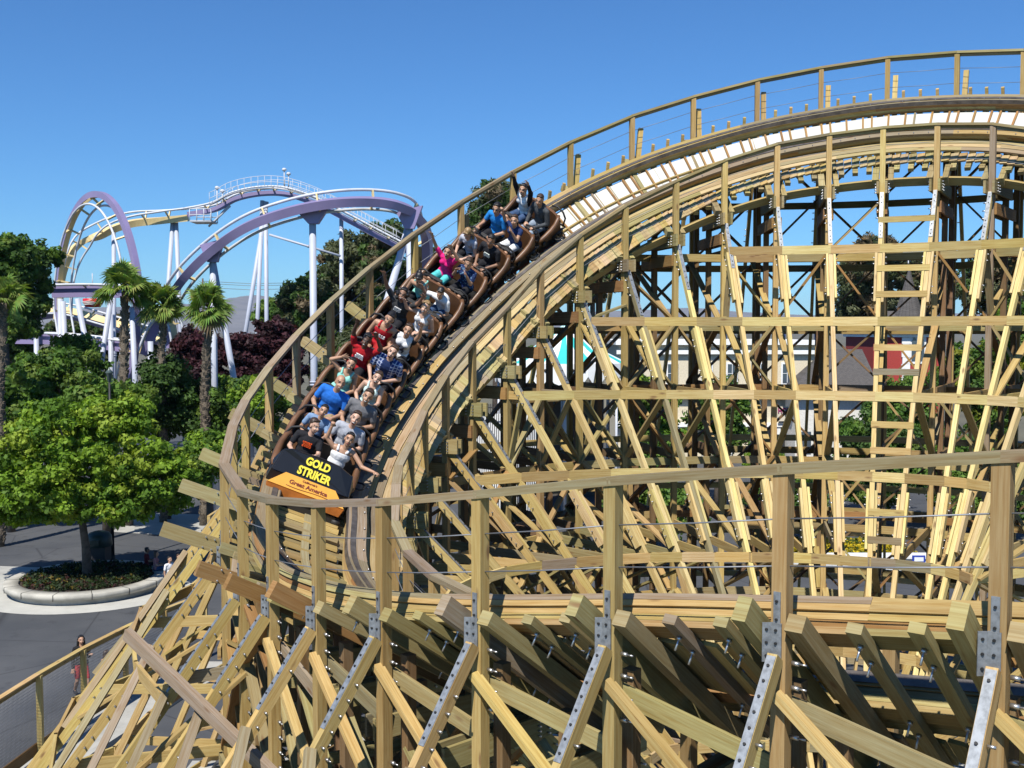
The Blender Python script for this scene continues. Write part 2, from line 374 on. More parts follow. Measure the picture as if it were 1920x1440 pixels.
# --- posts
GZ=0.
def rk_t(z): return min(1.0,7.5/max(z,4))
LV=[.5,1.9,3.45,5.0,6.55,8.1,9.65,11.2,12.8,14.4,15.9]
outer=[];inner=[];mid=[]
for i,f in enumerate(fr):
    po=f.oh-V(0,0,.03); pi=IHp[i]-V(0,0,.03)
    outer.append(f.oh);inner.append(IHp[i])
    zo=f.D(0,-.15).z;zi=f.D(f.Ls,-.15).z
    mb=MB();mb.beam(V(f.oh.x,f.oh.y,GZ),po,.12,.12,f.I,wc('pine'))
    if i<20:
        for k in range(9):
            z=zo-.28-k*.19-(.5 if k>3 else 0)
            mb.tube([V(f.oh.x,f.oh.y,z)+f.T*-.07+f.I*.03,V(f.oh.x,f.oh.y,z)+f.T*-.13+f.I*.03],.018,6,m=1)
            mb.tube([V(f.oh.x,f.oh.y,z)+f.T*-.13+f.I*.03,V(f.oh.x,f.oh.y,z)+f.T*-.19+f.I*.03],.009,5,m=1)
    op=mb.build('post',[M['wood'],M['bolt']],CO)
    if i<16:
        mb=MB();q=V(f.oh.x,f.oh.y,zo)-f.I*.066-f.T*.035
        # upper strap and wide folded plate with six bolts, on the outward face
        mb.obox(q+V(0,0,.13)+f.T*.045,f.T*.028,f.I*.005,V(0,0,.14))
        mb.obox(q-V(0,0,.12)+f.T*.045-f.I*.008,f.T*.042,f.I*.006,V(0,0,.155))
        qq=q-V(0,0,.12)+f.T*.112-f.I*.022
        mb.obox(qq,(f.T*.03-f.I*.024),(f.I*.006+f.T*.004),V(0,0,.15))
        for dz in(-.10,0,.10):
            for cpos in(q+f.T*.045-f.I*.014,qq-f.I*.012):
                c0=cpos+V(0,0,-.12+dz) if cpos is not None else q
                c0=(q+f.T*.045-f.I*.014 if (cpos-q).dot(f.T)<.06 else qq-f.I*.008)+V(0,0,dz-(.12 if (cpos-q).dot(f.T)<.06 else 0))
                mb.tube([c0,c0-f.I*.014],.011,6,m=1)
        for dz in(.06,.2):
            c0=q+f.T*.045+V(0,0,dz)-f.I*.005;mb.tube([c0,c0-f.I*.014],.011,6,m=1)
        mb.build('steel_bracket',[M['galv'],M['blackm']],op)
    mb=MB();mb.beam(V(pi.x,pi.y,GZ),pi,.12,.12,f.I,wc('pine' if i<22 else 'fresh'));mb.build('post',M['wood'],CO)
    # middle post under the inner rail
    c=f.D(f.ui-.1,-.30);mb=MB();mb.beam(V(c.x,c.y,GZ),c,.12,.12,f.I,wc('dark'))  # both posts tinted down, track shadow painted into the timber
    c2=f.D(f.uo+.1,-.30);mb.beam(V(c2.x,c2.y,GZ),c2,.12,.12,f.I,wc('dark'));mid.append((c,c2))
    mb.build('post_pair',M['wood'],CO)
    # horizontal sill boards bolted to the inner post
    mb=MB();zb=zi-.16
    for s_ in(-1,1):
        a=V(pi.x,pi.y,zb)+f.I*.30+f.T*.09*s_;b=V(pi.x,pi.y,zb)-f.I*(1.5)+f.T*.09*s_
        mb.beam(a,b,.05,.27,V(0,0,1),wc('green'))
        for du in(-.06,.10):
            for dz in(-.09,-.03,.03,.09):
                c0=V(pi.x,pi.y,zb+dz)+f.I*du+f.T*.115*s_;mb.tube([c0,c0+f.T*.05*s_],.012,5,m=1)
    if i>=12:
        for s_ in(-1,1):
            a=V(pi.x,pi.y,zb-.45)+f.I*.05+f.T*.09*s_;b=V(pi.x,pi.y,zb-.45)-f.I*(1.9)+f.T*.09*s_
            mb.beam(a,b,.05,.25,V(0,0,1),wc('brown'))
    mb.build('sill_beam',[M['wood'],M['bolt']],CO)
# --- raking legs
rin=[];rout=[]
for i,f in enumerate(fr):
    zi=f.D(f.Ls,-.15).z-.28;t=rk_t(zi)
    a=V(inner[i].x,inner[i].y,zi)+f.I*.10
    if i<5: t=.35
    foot=a+f.I*t*zi;foot.z=GZ
    rin.append((a,t,zi))
    mb=MB();d=(foot-a).normalized();kind='pale' if i>=17 else 'fresh'
    mb.beam(a,foot,.09,.125,f.I,wc(kind))
    # splices: side boards
    for zz in((7.3,) if i<19 else (7.3,12.2 if zi>13.2 else 10.4)):
        if zz+.9<zi:
            k=(zi-zz)/zi;p=a.lerp(foot,k)
            for s_ in(-1,1):
                sh=random.uniform(-.12,.12)
                mb.beam(p-d*(.62+sh)+f.T*.078*s_,p+d*(.62-sh)+f.T*.078*s_,.05,.15,f.I,wc(kind))
                for e in(-.45,-.3,.3,.45): mb.tube([p+d*e+f.T*.10*s_,p+d*e+f.T*.15*s_],.012,5,m=1)
    for e in (.25,.45,.65): 
        p=a+d*e;mb.tube([p-f.T*.05,p-f.T*.12],.013,5,m=1)
    ro=mb.build('raking_leg',[M['wood'],M['bolt']],CO)
    if i>=11:
        mb=MB();nn=f.T.cross(d).normalized()
        if nn.dot(f.I)<0: nn=-nn
        mb.obox(a+d*.62+nn*.075,f.T*.04,nn*.004,d*.60)
        for e in(.15,.3,.75,.9,1.05,1.15):
            c0=a+d*e+nn*.078;mb.tube([c0,c0+nn*.015],.012,5,m=1)
        mb.build('steel_strap',[M['galv'],M['blackm']],ro)
    # outer
    zo=f.D(0,-.15).z-.22;t=.75 if i<13 else .5
    a=V(outer[i].x,outer[i].y,zo)-f.I*.10
    foot=a-f.I*t*zo;foot.z=GZ;rout.append((a,t,zo))
    d=(foot-a).normalized();mb=MB()
    mb.beam(a,foot,.08,.135,f.I,wc('fresh'))
    for e in np.arange(.5,3.5,.17):
        if random.random()<.75:
            p=a+d*e-f.I.cross(f.T).cross(f.T)*0;mb.tube([p-f.T*.045,p-f.T*.10],.013,5,m=1)
    ro=mb.build('raking_leg',[M['wood'],M['bolt']],CO)
    if i<14:
        mb=MB();nn=f.T.cross(d).normalized()
        if nn.dot(f.I)>0: nn=-nn
        if nn.z<0 and False: nn=-nn
        L=1.0 if i<9 else 1.4
        mb.obox(a+d*(L*.5+.02)+nn*.072,f.T*.036,nn*.004,d*L*.5)
        for e in np.linspace(.1,L-.05,3 if i<3 else 8):
            c0=a+d*float(e)+nn*.074;mb.tube([c0,c0+nn*.016],.012,6,m=1)
        mb.build('steel_strap',[M['galv'],M['blackm']],ro)
    ft=MB();ft.box(foot.x-.3,foot.y-.3,-.1,foot.x+.3,foot.y+.3,.18);ft.build('footing',M['concrete'],CO)
# --- ribbon boards
def rake_pt(R,f,z,sg):
    a,t,zi=R; return a+f.I*sg*t*(a.z-z)+V(0,0,z-a.z)
def ribbon(pts,ok,w,h,kinds,off):
    mb=MB();n=0
    for i in range(NS):
        if i<NS-1 and ok[i] and ok[i+1]:
            mb.beam(pts[i]+off(i),pts[i+1]+off(i+1),w,h,(0,0,1),wc(random.choice(kinds)),ext=.03);n+=1
        elif n:
            mb.build('ribbon_board',M['wood'],CO);mb=MB();n=0
for z in LV:
    if z>14.8: continue
    ok=[R[0].z>z+.35 for R in rin]
    ribbon([rake_pt(R,f,z,1) for R,f in zip(rin,fr)],ok,.05,.19,['fresh','pine','pale'],lambda i:fr[i].I*.11)
    if z<9: ribbon([rake_pt(R,f,z-.3,-1) for R,f in zip(rout,fr)],[R[0].z>z+.2 and (z<5.5 or i>8) for i,R in enumerate(rout)],.05,.18,['fresh','pine'],lambda i:-fr[i].I*.10 if i>6 else fr[i].I*.10)
    ribbon([V(p.x,p.y,z-.12) for p in inner],[R[0].z>z+.1 for R in rin],.05,.17,['pine','green'],lambda i:-fr[i].I*.09)
    ribbon([V(p.x,p.y,z-.2) for p in outer],[R[0].z>z+.1 and (z<5.5 or i>9) for i,R in enumerate(rout)],.05,.17,['pine','green'],lambda i:-fr[i].I*.10)
    if z in(3.45,6.55,9.65,12.8): ribbon([V(c[0].x,c[0].y,z-.05) for c in mid],[c[0].z>z+.3 and i>9 for i,c in enumerate(mid)],.05,.17,['pine','brown'],lambda i:-fr[i].I*.10)
# --- cross bracing
BR=[]   # (p,q,w,h,up,kind)
for i in range(NS-1):
    f,g=fr[i],fr[i+1]
    tops=[(lambda j:outer[j],lambda j:rout[j][0].z,-.04),(lambda j:inner[j],lambda j:rin[j][0].z,.0),(lambda j:mid[j][0],lambda j:mid[j][0].z-.1,0),(lambda j:mid[j][1],lambda j:mid[j][1].z-.1,0)]
    for pi_,(P,ZT,o) in enumerate(tops):
        zt=min(ZT(i),ZT(i+1));lv=[z for z in LV if z<zt-.2]+[zt-.05]
        for k in range(len(lv)-1):
            a,b=P(i),P(i+1);z0,z1=lv[k],lv[k+1]
            up=fr[i].I
            sgn=(k+i+pi_)%2
            kd=random.choice(['pine','green','brown']) if i<17 or pi_==1 else 'dark';rnd_=random.random()  # far braces get the tint with under-track shade painted in
            if i<8 and (pi_==0 and z1>5.2): continue
            if pi_==3 and i>9: continue
            if pi_==2 and (k%3 or i>14): continue
            if pi_==1 and i>11 and rnd_<.3: continue
            rnd=random.random()
            if pi_ in(0,1):
                if sgn or pi_==0: BR.append((V(a.x,a.y,z0)+f.I*.05,V(b.x,b.y,z1)+g.I*.05,.045,.14,up,kd))
                if not sgn or (pi_==1 and rnd<.4): BR.append((V(b.x,b.y,z0)-g.I*.03,V(a.x,a.y,z1)-f.I*.03,.045,.14,up,kd))
            elif k%2==pi_%2:
                BR.append((V(a.x,a.y,z0),V(b.x,b.y,z1),.045,.14,up,kd))
    # long diagonals between raking legs, inner side
    for z0,z1 in((9.65,6.55),(6.55,3.45),(12.8,9.65)):
        if min(rin[i][0].z,rin[i+1][0].z)>z0+.2:
            a=rake_pt(rin[i],f,z1,1);b=rake_pt(rin[i+1],g,z0,1)
            if i%3==0 and z0<9: BR.append((a-f.I*.08,b-g.I*.08,.045,.14,f.I,'pine'))
for i,f in enumerate(fr):
    zt=rin[i][0].z
    lv=[z for z in LV if z<zt-.3]
    for k,z in enumerate(lv):
        a=V(inner[i].x,inner[i].y,z);b=rake_pt(rin[i],f,z,1);up=(0,0,1)
        if i<11 or k%2==0: BR.append((a-f.I*.1,b+f.I*.08,.05,.17,up,random.choice(['pine','green','fresh'])))
        if k+1<len(lv):
            c=rake_pt(rin[i],f,lv[k+1],1);d=V(inner[i].x,inner[i].y,lv[k+1])
            if k%2 and (i+k)%3: BR.append((a+f.T*.05,c+f.T*.05,.045,.14,f.T,'green'))
            elif (i+k)%3: BR.append((b+f.T*.05,d+f.T*.05,.045,.14,f.T,'pine'))
        m1=mid[i][0];
        BR.append((a+f.T*.07,V(outer[i].x,outer[i].y,z)+f.T*.07,.05,.17,up,'dark' if i>16 else 'green'))  # high-curve bents: shade put into the brace colour
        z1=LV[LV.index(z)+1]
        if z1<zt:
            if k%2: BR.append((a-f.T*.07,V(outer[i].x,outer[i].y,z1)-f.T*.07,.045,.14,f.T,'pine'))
            else: BR.append((V(outer[i].x,outer[i].y,z)-f.T*.07,V(a.x,a.y,z1)-f.T*.07,.045,.14,f.T,'dark'))  # interior shade painted into this diagonal's tint
    if i<16:
        for z in LV:
            if z<rout[i][0].z-.4 and 1<z<(5.2 if i<8 else 20) and (LV.index(z)+i)%2:
                a=V(outer[i].x,outer[i].y,z-.1);b=rake_pt(rout[i],f,z-.1,-1)
                BR.append((a+f.T*.08,b+f.T*.08,.05,.16,(0,0,1),'fresh'))
                if z>3 and i%2: 
                    c=rake_pt(rout[i],f,z-1.5,-1);BR.append((a-f.T*.07,c-f.T*.07,.045,.13,f.T,'pine'))
# front diagonals of the near bays: from the post below each bracket down to the next bent's foot
for i in range(1,9):
    f,g=fr[i],fr[i-1]
    a=V(outer[i].x,outer[i].y,rout[i][0].z-.28)-f.I*.09;b=V(outer[i-1].x,outer[i-1].y,rout[i-1][0].z-1.75)-g.I*.09
    BR.append((a,b,.07,.105,f.I,'fresh'))
    a=V(outer[i].x,outer[i].y,rout[i][0].z-.42)+f.I*.10;b=V(outer[i-1].x,outer[i-1].y,rout[i-1][0].z-.95)+g.I*.10
    BR.append((a,b,.045,.17,f.I.cross(f.T),'green'))
    # weathered struts crossing the raking legs
    a=rake_pt(rout[i],f,rout[i][0].z-.95,-1)-f.I*.1;b=rake_pt(rout[i-1],g,rout[i-1][0].z-2.7,-1)-g.I*.1
    BR.append((a,b,.07,.11,f.I,'grey' if i>=4 else 'green'))
for i in(9,10,11,12,13):
    f,g=fr[i],fr[i-1]
    a=rake_pt(rout[i],f,rout[i][0].z-1.1,-1)-f.I*.1;b=rake_pt(rout[i-1],g,rout[i-1][0].z-3.2,-1)-g.I*.1
    BR.append((a,b,.06,.10,f.I,'grey'))
a=atz(238,1188,4.6);a=at(238,1188,13.2);b=at(560,1500,11.2);BR.append((a,b,.09,.15,(0,0,1),'grey'))
cam=V(0,0,CAMH)
BR.sort(key=lambda b:((b[0]+b[1])/2-cam).length-(8 if b[5] in('grey',) else 0))
for p,q,w,h,up,kd in BR[:100]:
    mb=MB();mb.beam(p,q,w,h,up,wc(kd));mb.build('cross_brace',M['wood'],CO)
mb=MB()
for p,q,w,h,up,kd in BR[100:]: mb.beam(p,q,w,h,up,wc(kd))
mb.build('cross_bracing',M['wood'],CO,kind='stuff')
# --- ladder rungs between two raking legs
i=25;f,g=fr[i],fr[i+1]
for k,z in enumerate([13.45,12.35,11.78,10.65,10.15,9.1,8.6,7.45,6.95,5.9]):
    mb=MB();a=rake_pt(rin[i],f,z,1)+f.I*.10;b=rake_pt(rin[i+1],g,z,1)+g.I*.10
    mb.beam(a,b,.045,.13,(0,0,1),wc('fresh'),ext=.06);mb.build('ladder_rung',M['wood'],CO)
# --- walkways
mb=MB()
for dU,w in((.20,.15),(.355,.15),(.51,.15)):
    i=0
    while i<len(frs)-1:
        j=min(i+random.randint(9,15),len(frs)-1);seg=frs[i:j+1];dv=random.uniform(0,.012)
        mb.sweep([x.D(x.ui+dU,.10+dv) for x in seg],[x.eu for x in seg],[x.n for x in seg],w-.008,.04,wc(random.choice(['walk','walk','grey','green'])));i=j
mb.build('walkway_plank',M['deck'],CO)
mb=MB();t=0.
while t<NS-1.05:
    f=Fr(t);g=Fr(t+.05);L=(g.D(2.6)-f.D(2.6)).length/.05
    a=f.ui+.575;b=max(f.Ls+.02+random.uniform(-.01,.03),a+.38)
    if t>20: b=max(a+.35,b-min(.5,(t-20)*.2))
    # level steps cut into the slope: each board is tilted back towards the horizontal
    d=(g.D(2.6)-f.D(2.6)).normalized();up=f.n
    mb.obox(f.D((a+b)/2,.03+random.uniform(0,.008)),f.eu*((b-a)/2),(d*math.cos(.16)+up*math.sin(.16))*.083,(up*math.cos(.16)-d*math.sin(.16))*.02,wc(random.choice(['walk','pine','green','walk'])))
    t+=.185/L
mb.build('stepped_walkway',M['deck'],CO)
# cross boards between rails at the bottom of the curve
mb=MB();t=3.
while t<13.6:
    f=Fr(t);d=f.T*1
    mb.obox(f.D((f.uo+f.ui)/2-.02,-.0+random.uniform(-.01,.01)),f.eu*.52,d*.135,f.n*.02,wc(random.choice(['green','pine','fresh'])));t+=.21
f0=Fr(3.2);seg=[Fr(t) for t in steps(3,14,4)]
mb.sweep([x.D(1.2,.04) for x in seg],[x.eu for x in seg],[x.n for x in seg],.12,.03,wc('grey'))
mb.build('track_floor',M['deck'],CO)
# white panels with battens between the rails of the upper curve
t0=18.7
seg=[Fr(t) for t in steps(t0,NS-1,4)]
mb=MB();mb.sweep([x.D((x.uo+x.ui)/2,-.0) for x in seg],[x.eu for x in seg],[x.n for x in seg],1.26,.016);mb.build('white_panel',M['white'],CO)
mb=MB();t=t0
k=0
while t<NS-1:
    f=Fr(t);mb.obox(f.D((f.uo+f.ui)/2,.035),f.eu*.62,f.T*.022,f.n*.022,wc('brown'));t+=(.26 if k%3 else .14);k+=1
seg2=seg
mb.sweep([x.D(x.uo+.95,.04) for x in seg],[x.eu for x in seg],[x.n for x in seg],.05,.06,wc('pine'))
mb.sweep([x.D(x.ui-.24,.04) for x in seg],[x.eu for x in seg],[x.n for x in seg],.06,.08,wc('pine'))
mb.build('panel_batten',M['wood'],CO)
# outer edge kerb boards on the high curve and stub boards beside the posts
mb=MB();seg=[Fr(t) for t in steps(16,NS-1,4)]
mb.sweep([x.D(.22,.05) for x in seg],[x.eu for x in seg],[x.n for x in seg],.05,.10,wc('pine'))
mb.sweep([x.D(x.Ls-.05,-.22) for x in seg],[x.eu for x in seg],[x.n for x in seg],.05,.2,wc('pine'))
mb.build('edge_board',M['wood'],CO)
for i in range(17,NS):
    f=fr[i];mb=MB();p=f.D(.02,-.1)+f.T*.17
    mb.beam(p,p+(V(0,0,1)*(.9 if i<24 else .75)-f.I*.16+f.T*(.14 if i<22 else .02)),.12,.10,f.I,wc('fresh'));mb.build('stub_board',M['wood'],CO)
# lower inner edge beam seen under the walkway
mb=MB();seg=[Fr(t) for t in steps(9,NS-1,4)]
mb.sweep([x.D(x.Ls-.1,-.22) for x in seg],[x.I for x in seg],[V(0,0,1)]*len(seg),.06,.16,wc('pine'))
mb.build('stringer',M['wood'],CO)
# ================================================================ train
# car frame: X = rider's left, Y = backwards, Z = up; origin on the tie tops at track centre
UC=1.07
def arc_table():
    ts=np.linspace(9,20,441);ps=[Fr(t).D(UC,0) for t in ts]
    s=[0]
    for a,b in zip(ps,ps[1:]): s.append(s[-1]+(b-a).length)
    return ts,np.array(s)
TS,SS=arc_table()
T_FIRST,T_LAST=11.84,18.95
s_first=np.interp(T_FIRST,TS,SS);s_last=np.interp(T_LAST,TS,SS);PITCH=(s_last-s_first)/11
print('pitch',PITCH)
def car_mat(k):
    s=s_first+PITCH*k;t=float(np.interp(s,SS,TS));f=Fr(t)
    t2=float(np.interp(s+.1,SS,TS));back=(Fr(t2).D(UC,0)-Fr(t-.0).D(UC,0)).normalized()
    up=f.n;x=up.cross(-back).normalized()   # forward x left = up  -> left = up x forward
    up=x.cross(back).normalized()
    if up.dot(f.n)<0: up=-up
    m=Matrix.Identity(4);m.col[0][:3]=x*1.16;m.col[1][:3]=back;m.col[2][:3]=up*1.06;m.col[3][:3]=f.D(UC,0)
    return m
TR=empty('coaster_train',car_mat(0).translation,'brown twelve-car train full of riders running down the wooden track','roller coaster train')
SV=.46    # seat height
def car_parts(Mx,k):
    car=MB()
    def T(x,y,z): return Mx@V(x,y,z)
    R3=Mx.to_3x3();X=R3@V(1,0,0);Y=R3@V(0,1,0);Z=R3@V(0,0,1)
    def bx(mb,x0,y0,z0,x1,y1,z1,m=0):
        mb.obox(T((x0+x1)/2,(y0+y1)/2,(z0+z1)/2),X*(x1-x0)/2,Y*(y1-y0)/2,Z*(z1-z0)/2,m=m)
    # chassis and body tub
    bx(car,-.52,-.40,.26,.52,.38,.34);bx(car,-.54,-.40,.34,-.50,.36,.50);bx(car,.50,-.40,.34,.54,.36,.50);bx(car,-.42,-.36,.16,.42,.34,.26);bx(car,-.5,-.44,.34,.5,-.40,.58)
    bx(car,-.50,-.38,.34,.50,-.34,.60);bx(car,-.585,-.40,.20,-.54,.40,.44);bx(car,.54,-.40,.20,.575,.40,.44)
    body=car.build('car',M['black'],TR)
    # seat shell: curved back panel with rounded shoulders
    mb=MB()
    prof=[]
    W2=.54
    pts=[(-W2,.36),(-W2,.60),(-W2+.03,.70),(-W2+.10,.77),(-W2+.2,.80),(-.03,.815),(.03,.815),(W2-.2,.80),(W2-.10,.77),(W2-.03,.70),(W2,.60),(W2,.36)]
    P=[T(x,.27+(z-.4)*.16,z) for x,z in pts];nrm=(R3@V(0,-1,.16)).normalized()
    mb.poly_prism(P,nrm,.07)
    mb.build('seat_back',M['leather'],body)
    # bolsters (side wings) sweeping forward from the shoulders
    for sx in(-1,1):
        mb=MB();c=[(sx*.50,.34,.77),(sx*.55,.26,.74),(sx*.575,.14,.66),(sx*.58,.0,.59),(sx*.575,-.16,.53),(sx*.575,-.30,.50),(sx*.55,-.40,.45)]
        mb.tube([T(*p) for p in c],[.04,.05,.056,.06,.06,.055,.04],10)
        pl=[T(sx*.565,y,z) for y,z in((.30,.36),(.32,.70),(.14,.64),(-.02,.56),(-.3,.47),(-.4,.42),(-.4,.36))]
        mb.poly_prism(pl,X,.03)
        mb.build('side_wing',M['leather'],body)
    mb=MB()
    mb.tube([T(-.6,.43,.47),T(.6,.43,.47)],.02,6)
    mb.tube([T(.60,.02,.40),T(.60,.43,.47)],.02,6)
    c=[(-.56,.42,.50),(-.57,.44,.70),(-.52,.44,.83),(-.40,.43,.90),(-.28,.38,.89)]
    mb.tube([T(*p) for p in c],.022,8)
    c=[(.56,.42,.50),(.60,.44,.70),(.54,.44,.83),(.40,.43,.90),(.28,.38,.89)]
    mb.tube([T(*p) for p in c],.022,8)
    # grab loop standing out beside the car
    c=[(.60,.02,.40),(.72,.04,.40),(.76,.08,.42),(.77,.20,.44),(.74,.27,.43),(.60,.30,.40)];mb.tube([T(*p) for p in c],.017,7)
    mb.build('grab_rail',M['blackm'],body)
    for sx in(-1,1):
        mb=MB();mb.tube([T(sx*.47,-.34,.62),T(sx*.25,-.35,.66),T(sx*.05,-.34,.62)],.022,8);mb.tube([T(sx*.25,-.35,.66),T(sx*.25,-.40,.40)],.025,8)
        bx(mb,sx*.25-.16,-.36,.645,sx*.25+.16,-.28,.665)
        mb.build('lap_bar',M['blackm'],body)
    for sx,nm,mt in((-1,'side_panel','maroon'),(1,'side_panel','white')):
        mb=MB()
        if sx<0: bx(mb,-.60,-.36,.12,-.585,.14,.40)
        else: bx(mb,.565,.20,.16,.58,.36,.36,1);bx(mb,.55,-.36,.14,.565,.18,.34,0)
        mb.build(nm,[M['maroon'],M['galv']],body)
    for sx in(-1,1):
        for yy in(-.25,.25):
            mb=MB();cx=sx*.62;mb.tube([T(cx-sx*.04,yy,HV+.075),T(cx+sx*.02,yy,HV+.075)],.06,14);mb.build('wheel',M['blackm'],body)
    return body
cars=[]
for k in range(12):
    Mx=car_mat(k);cars.append((Mx,car_parts(Mx,k)))
# nose of the leading car
Mx,b0=cars[0];R3=Mx.to_3x3();X=R3@V(1,0,0);Y=R3@V(0,1,0);Z=R3@V(0,0,1)
def T(x,y,z): return Mx@V(x,y,z)
def slab(mb,P,th,m=0):
    n=(P[1]-P[0]).cross(P[2]-P[0]).normalized();mb.poly_prism(P,n,th,m=m);return n
mb=MB()
P=[T(-.50,-.48,.78),T(-.40,-.48,.83),T(.02,-.48,.86),T(.30,-.48,.84),T(.50,-.48,.76),T(.54,-.66,.50),T(-.54,-.66,.50)]
n1=slab(mb,P,.04)
for sx in(-1,1):
    Q=[T(sx*.50,-.48,.77),T(sx*.55,-.66,.50),T(sx*.58,-.66,.20),T(sx*.60,-.38,.20),T(sx*.57,-.36,.55)];mb.poly_prism(Q,X,.03)
mb.obox(T(0,-.645,.36),X*.56,Y*.02,Z*.12)
mb.build('nose_panel',M['black'],b0)
mb=MB()
A=[T(-.36,-.675,.515),T(.36,-.675,.515),T(.55,-.89,.37),T(-.55,-.89,.37)];n2=slab(mb,A,.03)
mb.build('nose_plate',M['amber'],b0)
mb=MB()
B=[T(-.55,-.895,.365),T(.55,-.895,.365),T(.52,-.92,.24),T(-.52,-.92,.24)];slab(mb,B,.03)
for sx in(-1,1): mb.poly_prism([T(sx*.55,-.89,.365),T(sx*.36,-.68,.51),T(sx*.56,-.68,.24),T(sx*.52,-.91,.24)],X,.02)
mb.build('nose_skirt',M['orange'],b0)
mb=MB()
mb.obox(T(0,-.70,.14),X*.5,Y*.2,Z*.06)
for sx in(-1,1): mb.tube([T(sx*.46,-.86,.12),T(sx*.58,-.86,.12)],.06,12)
mb.build('front_bogie',M['blackm'],b0)
def frame(o,xd,yd,off):
    x=xd.normalized();z=x.cross(yd).normalized();y=z.cross(x)
    if off<0: z=-z
    m=Matrix.Identity(4);m.col[0][:3]=x;m.col[1][:3]=y;m.col[2][:3]=z;m.col[3][:3]=o+z*abs(off);return m
up1=(T(0,-.48,.86)-T(0,-.66,.50)).normalized()
def sgn(o,x,y,off): return frame(o,x,y,off)
for txt,cz,sz,bold,sx in(('GOLD',.70,.17,.008,.85),('STRIKER',.28,.185,.008,.80)):
    o=T(0.01,-.48,.86).lerp(T(0.01,-.66,.50),1-cz)
    text_mb(txt,sz,sgn(o,X+up1*-.02,up1,.026),None,'gold',b0,.008,bold,sx=sx)
up2=(T(0,-.675,.515)-T(0,-.89,.37)).normalized()
for txt,cz,sz,bold in(("California's",.80,.055,.001),('Great America',.48,.105,.003)):
    o=T(0,-.675,.515).lerp(T(0,-.89,.37),1-cz)
    text_mb(txt,sz,sgn(o,X,up2,.018),None,'letter',b0,.004,bold)
mb=MB()
pp=[T(0,-.675,.515).lerp(T(0,-.89,.37),.80)+X*x+up2*.012*math.sin(x*9)+n2*0 for x in np.linspace(-.30,.30,15)]
zz=sgn(T(0,0,0),X,up2,.02).col[2].to_3d()
mb.tube([p+zz*.02 for p in pp],.006,5);mb.build('flourish',M['letter'],b0)
# ================================================================ people
SKM={}
def skin(nm,c,lip,):
    m,nt,b=nodes(nm);b.inputs['Base Color'].default_value=(*c,1);b.inputs['Roughness'].default_value=.5;b.inputs['Subsurface Weight'].default_value=.0
    tc=nt.nodes.new('ShaderNodeTexCoord');nn=noise(nt,8,tc.outputs['Object'],3)
    nt.links.new(mix(nt,c,tuple(x*.8 for x in c),ramp(nt,nn,[(.4,0),(.7,1)])),b.inputs['Base Color'])
    return m
SKIN={'fair':skin('fair_skin',(.56,.34,.24),0),'tan':skin('tan_skin',(.44,.25,.155),0),'brown':skin('brown_skin',(.26,.135,.08),0),'dark':skin('dark_skin',(.105,.05,.03),0)}
EYEW=plain('eye_white',(.7,.7,.68),.3);EYED=plain('eye_iris',(.02,.015,.01),.2);LIP=plain('lip',(.30,.07,.06),.4);MOUTH=plain('mouth_inside',(.06,.012,.012),.5);TEETH=plain('teeth',(.75,.72,.66),.3)
HAIR={}
def hairm(n):
    if n not in HAIR:
        HAIR[n]=plain(n+'_hair',{'black':(.012,.010,.009),'brown':(.055,.030,.016),'blonde':(.33,.21,.09),'short':(.03,.02,.014)}[n],.45,0,.3,30,bmp=.004,bscale=120)
    return HAIR[n]
CL={}
def cloth(nm,c,kind='plain'):
    if nm in CL: return CL[nm]
    m,nt,b=nodes(nm+'_fabric');tc=nt.nodes.new('ShaderNodeTexCoord')
    base=mix(nt,c,tuple(x*.72 for x in c),ramp(nt,noise(nt,9,tc.outputs['Object'],4),[(.4,0),(.65,1)]))
    if kind=='plaid':
        for ax,s in((0,26),(2,26)):
            sp=nt.nodes.new('ShaderNodeSeparateXYZ');nt.links.new(tc.outputs['Object'],sp.inputs[0])
            w=nt.nodes.new('ShaderNodeMath');w.operation='MULTIPLY';w.inputs[1].default_value=110;nt.links.new(sp.outputs[ax],w.inputs[0])
            s2=nt.nodes.new('ShaderNodeMath');s2.operation='SINE';nt.links.new(w.outputs[0],s2.inputs[0])
            base=mix(nt,base,(.45,.5,.62),ramp(nt,s2.outputs[0],[(.55,0),(.7,.75)]))
    if kind=='floral':
        base=mix(nt,base,(.12,.22,.34),ramp(nt,noise(nt,22,tc.outputs['Object'],2),[(.55,0),(.6,1)]))
    nt.links.new(base,b.inputs['Base Color']);b.inputs['Roughness'].default_value=.85;b.inputs['Specular IOR Level'].default_value=.2
    bump(nt,b,noise(nt,14,tc.outputs['Object'],3),.02,.5)
    CL[nm]=m;return m
def remesh(mb,vox,smooth=2,name='body'):
    me=mb.mesh(name+'_src',M['tint']);o=bpy.data.objects.new('rm',me);COL.objects.link(o)
    r=o.modifiers.new('r','REMESH');r.mode='VOXEL';r.voxel_size=vox;r.use_smooth_shade=True
    s=o.modifiers.new('s','SMOOTH');s.iterations=smooth;s.factor=.5
    dg=bpy.context.evaluated_depsgraph_get();dg.update()
    out=bpy.data.meshes.new_from_object(o.evaluated_get(dg));bpy.data.objects.remove(o);bpy.data.meshes.remove(me)
    out.name=name;out.materials.clear()
    return out
def fin(me,name,mats,parent,Mx,**kw):
    for m in mats: me.materials.append(m)
    o=bpy.data.objects.new(name,me);COL.objects.link(o);o.parent=parent
    tag(o,**kw);return o
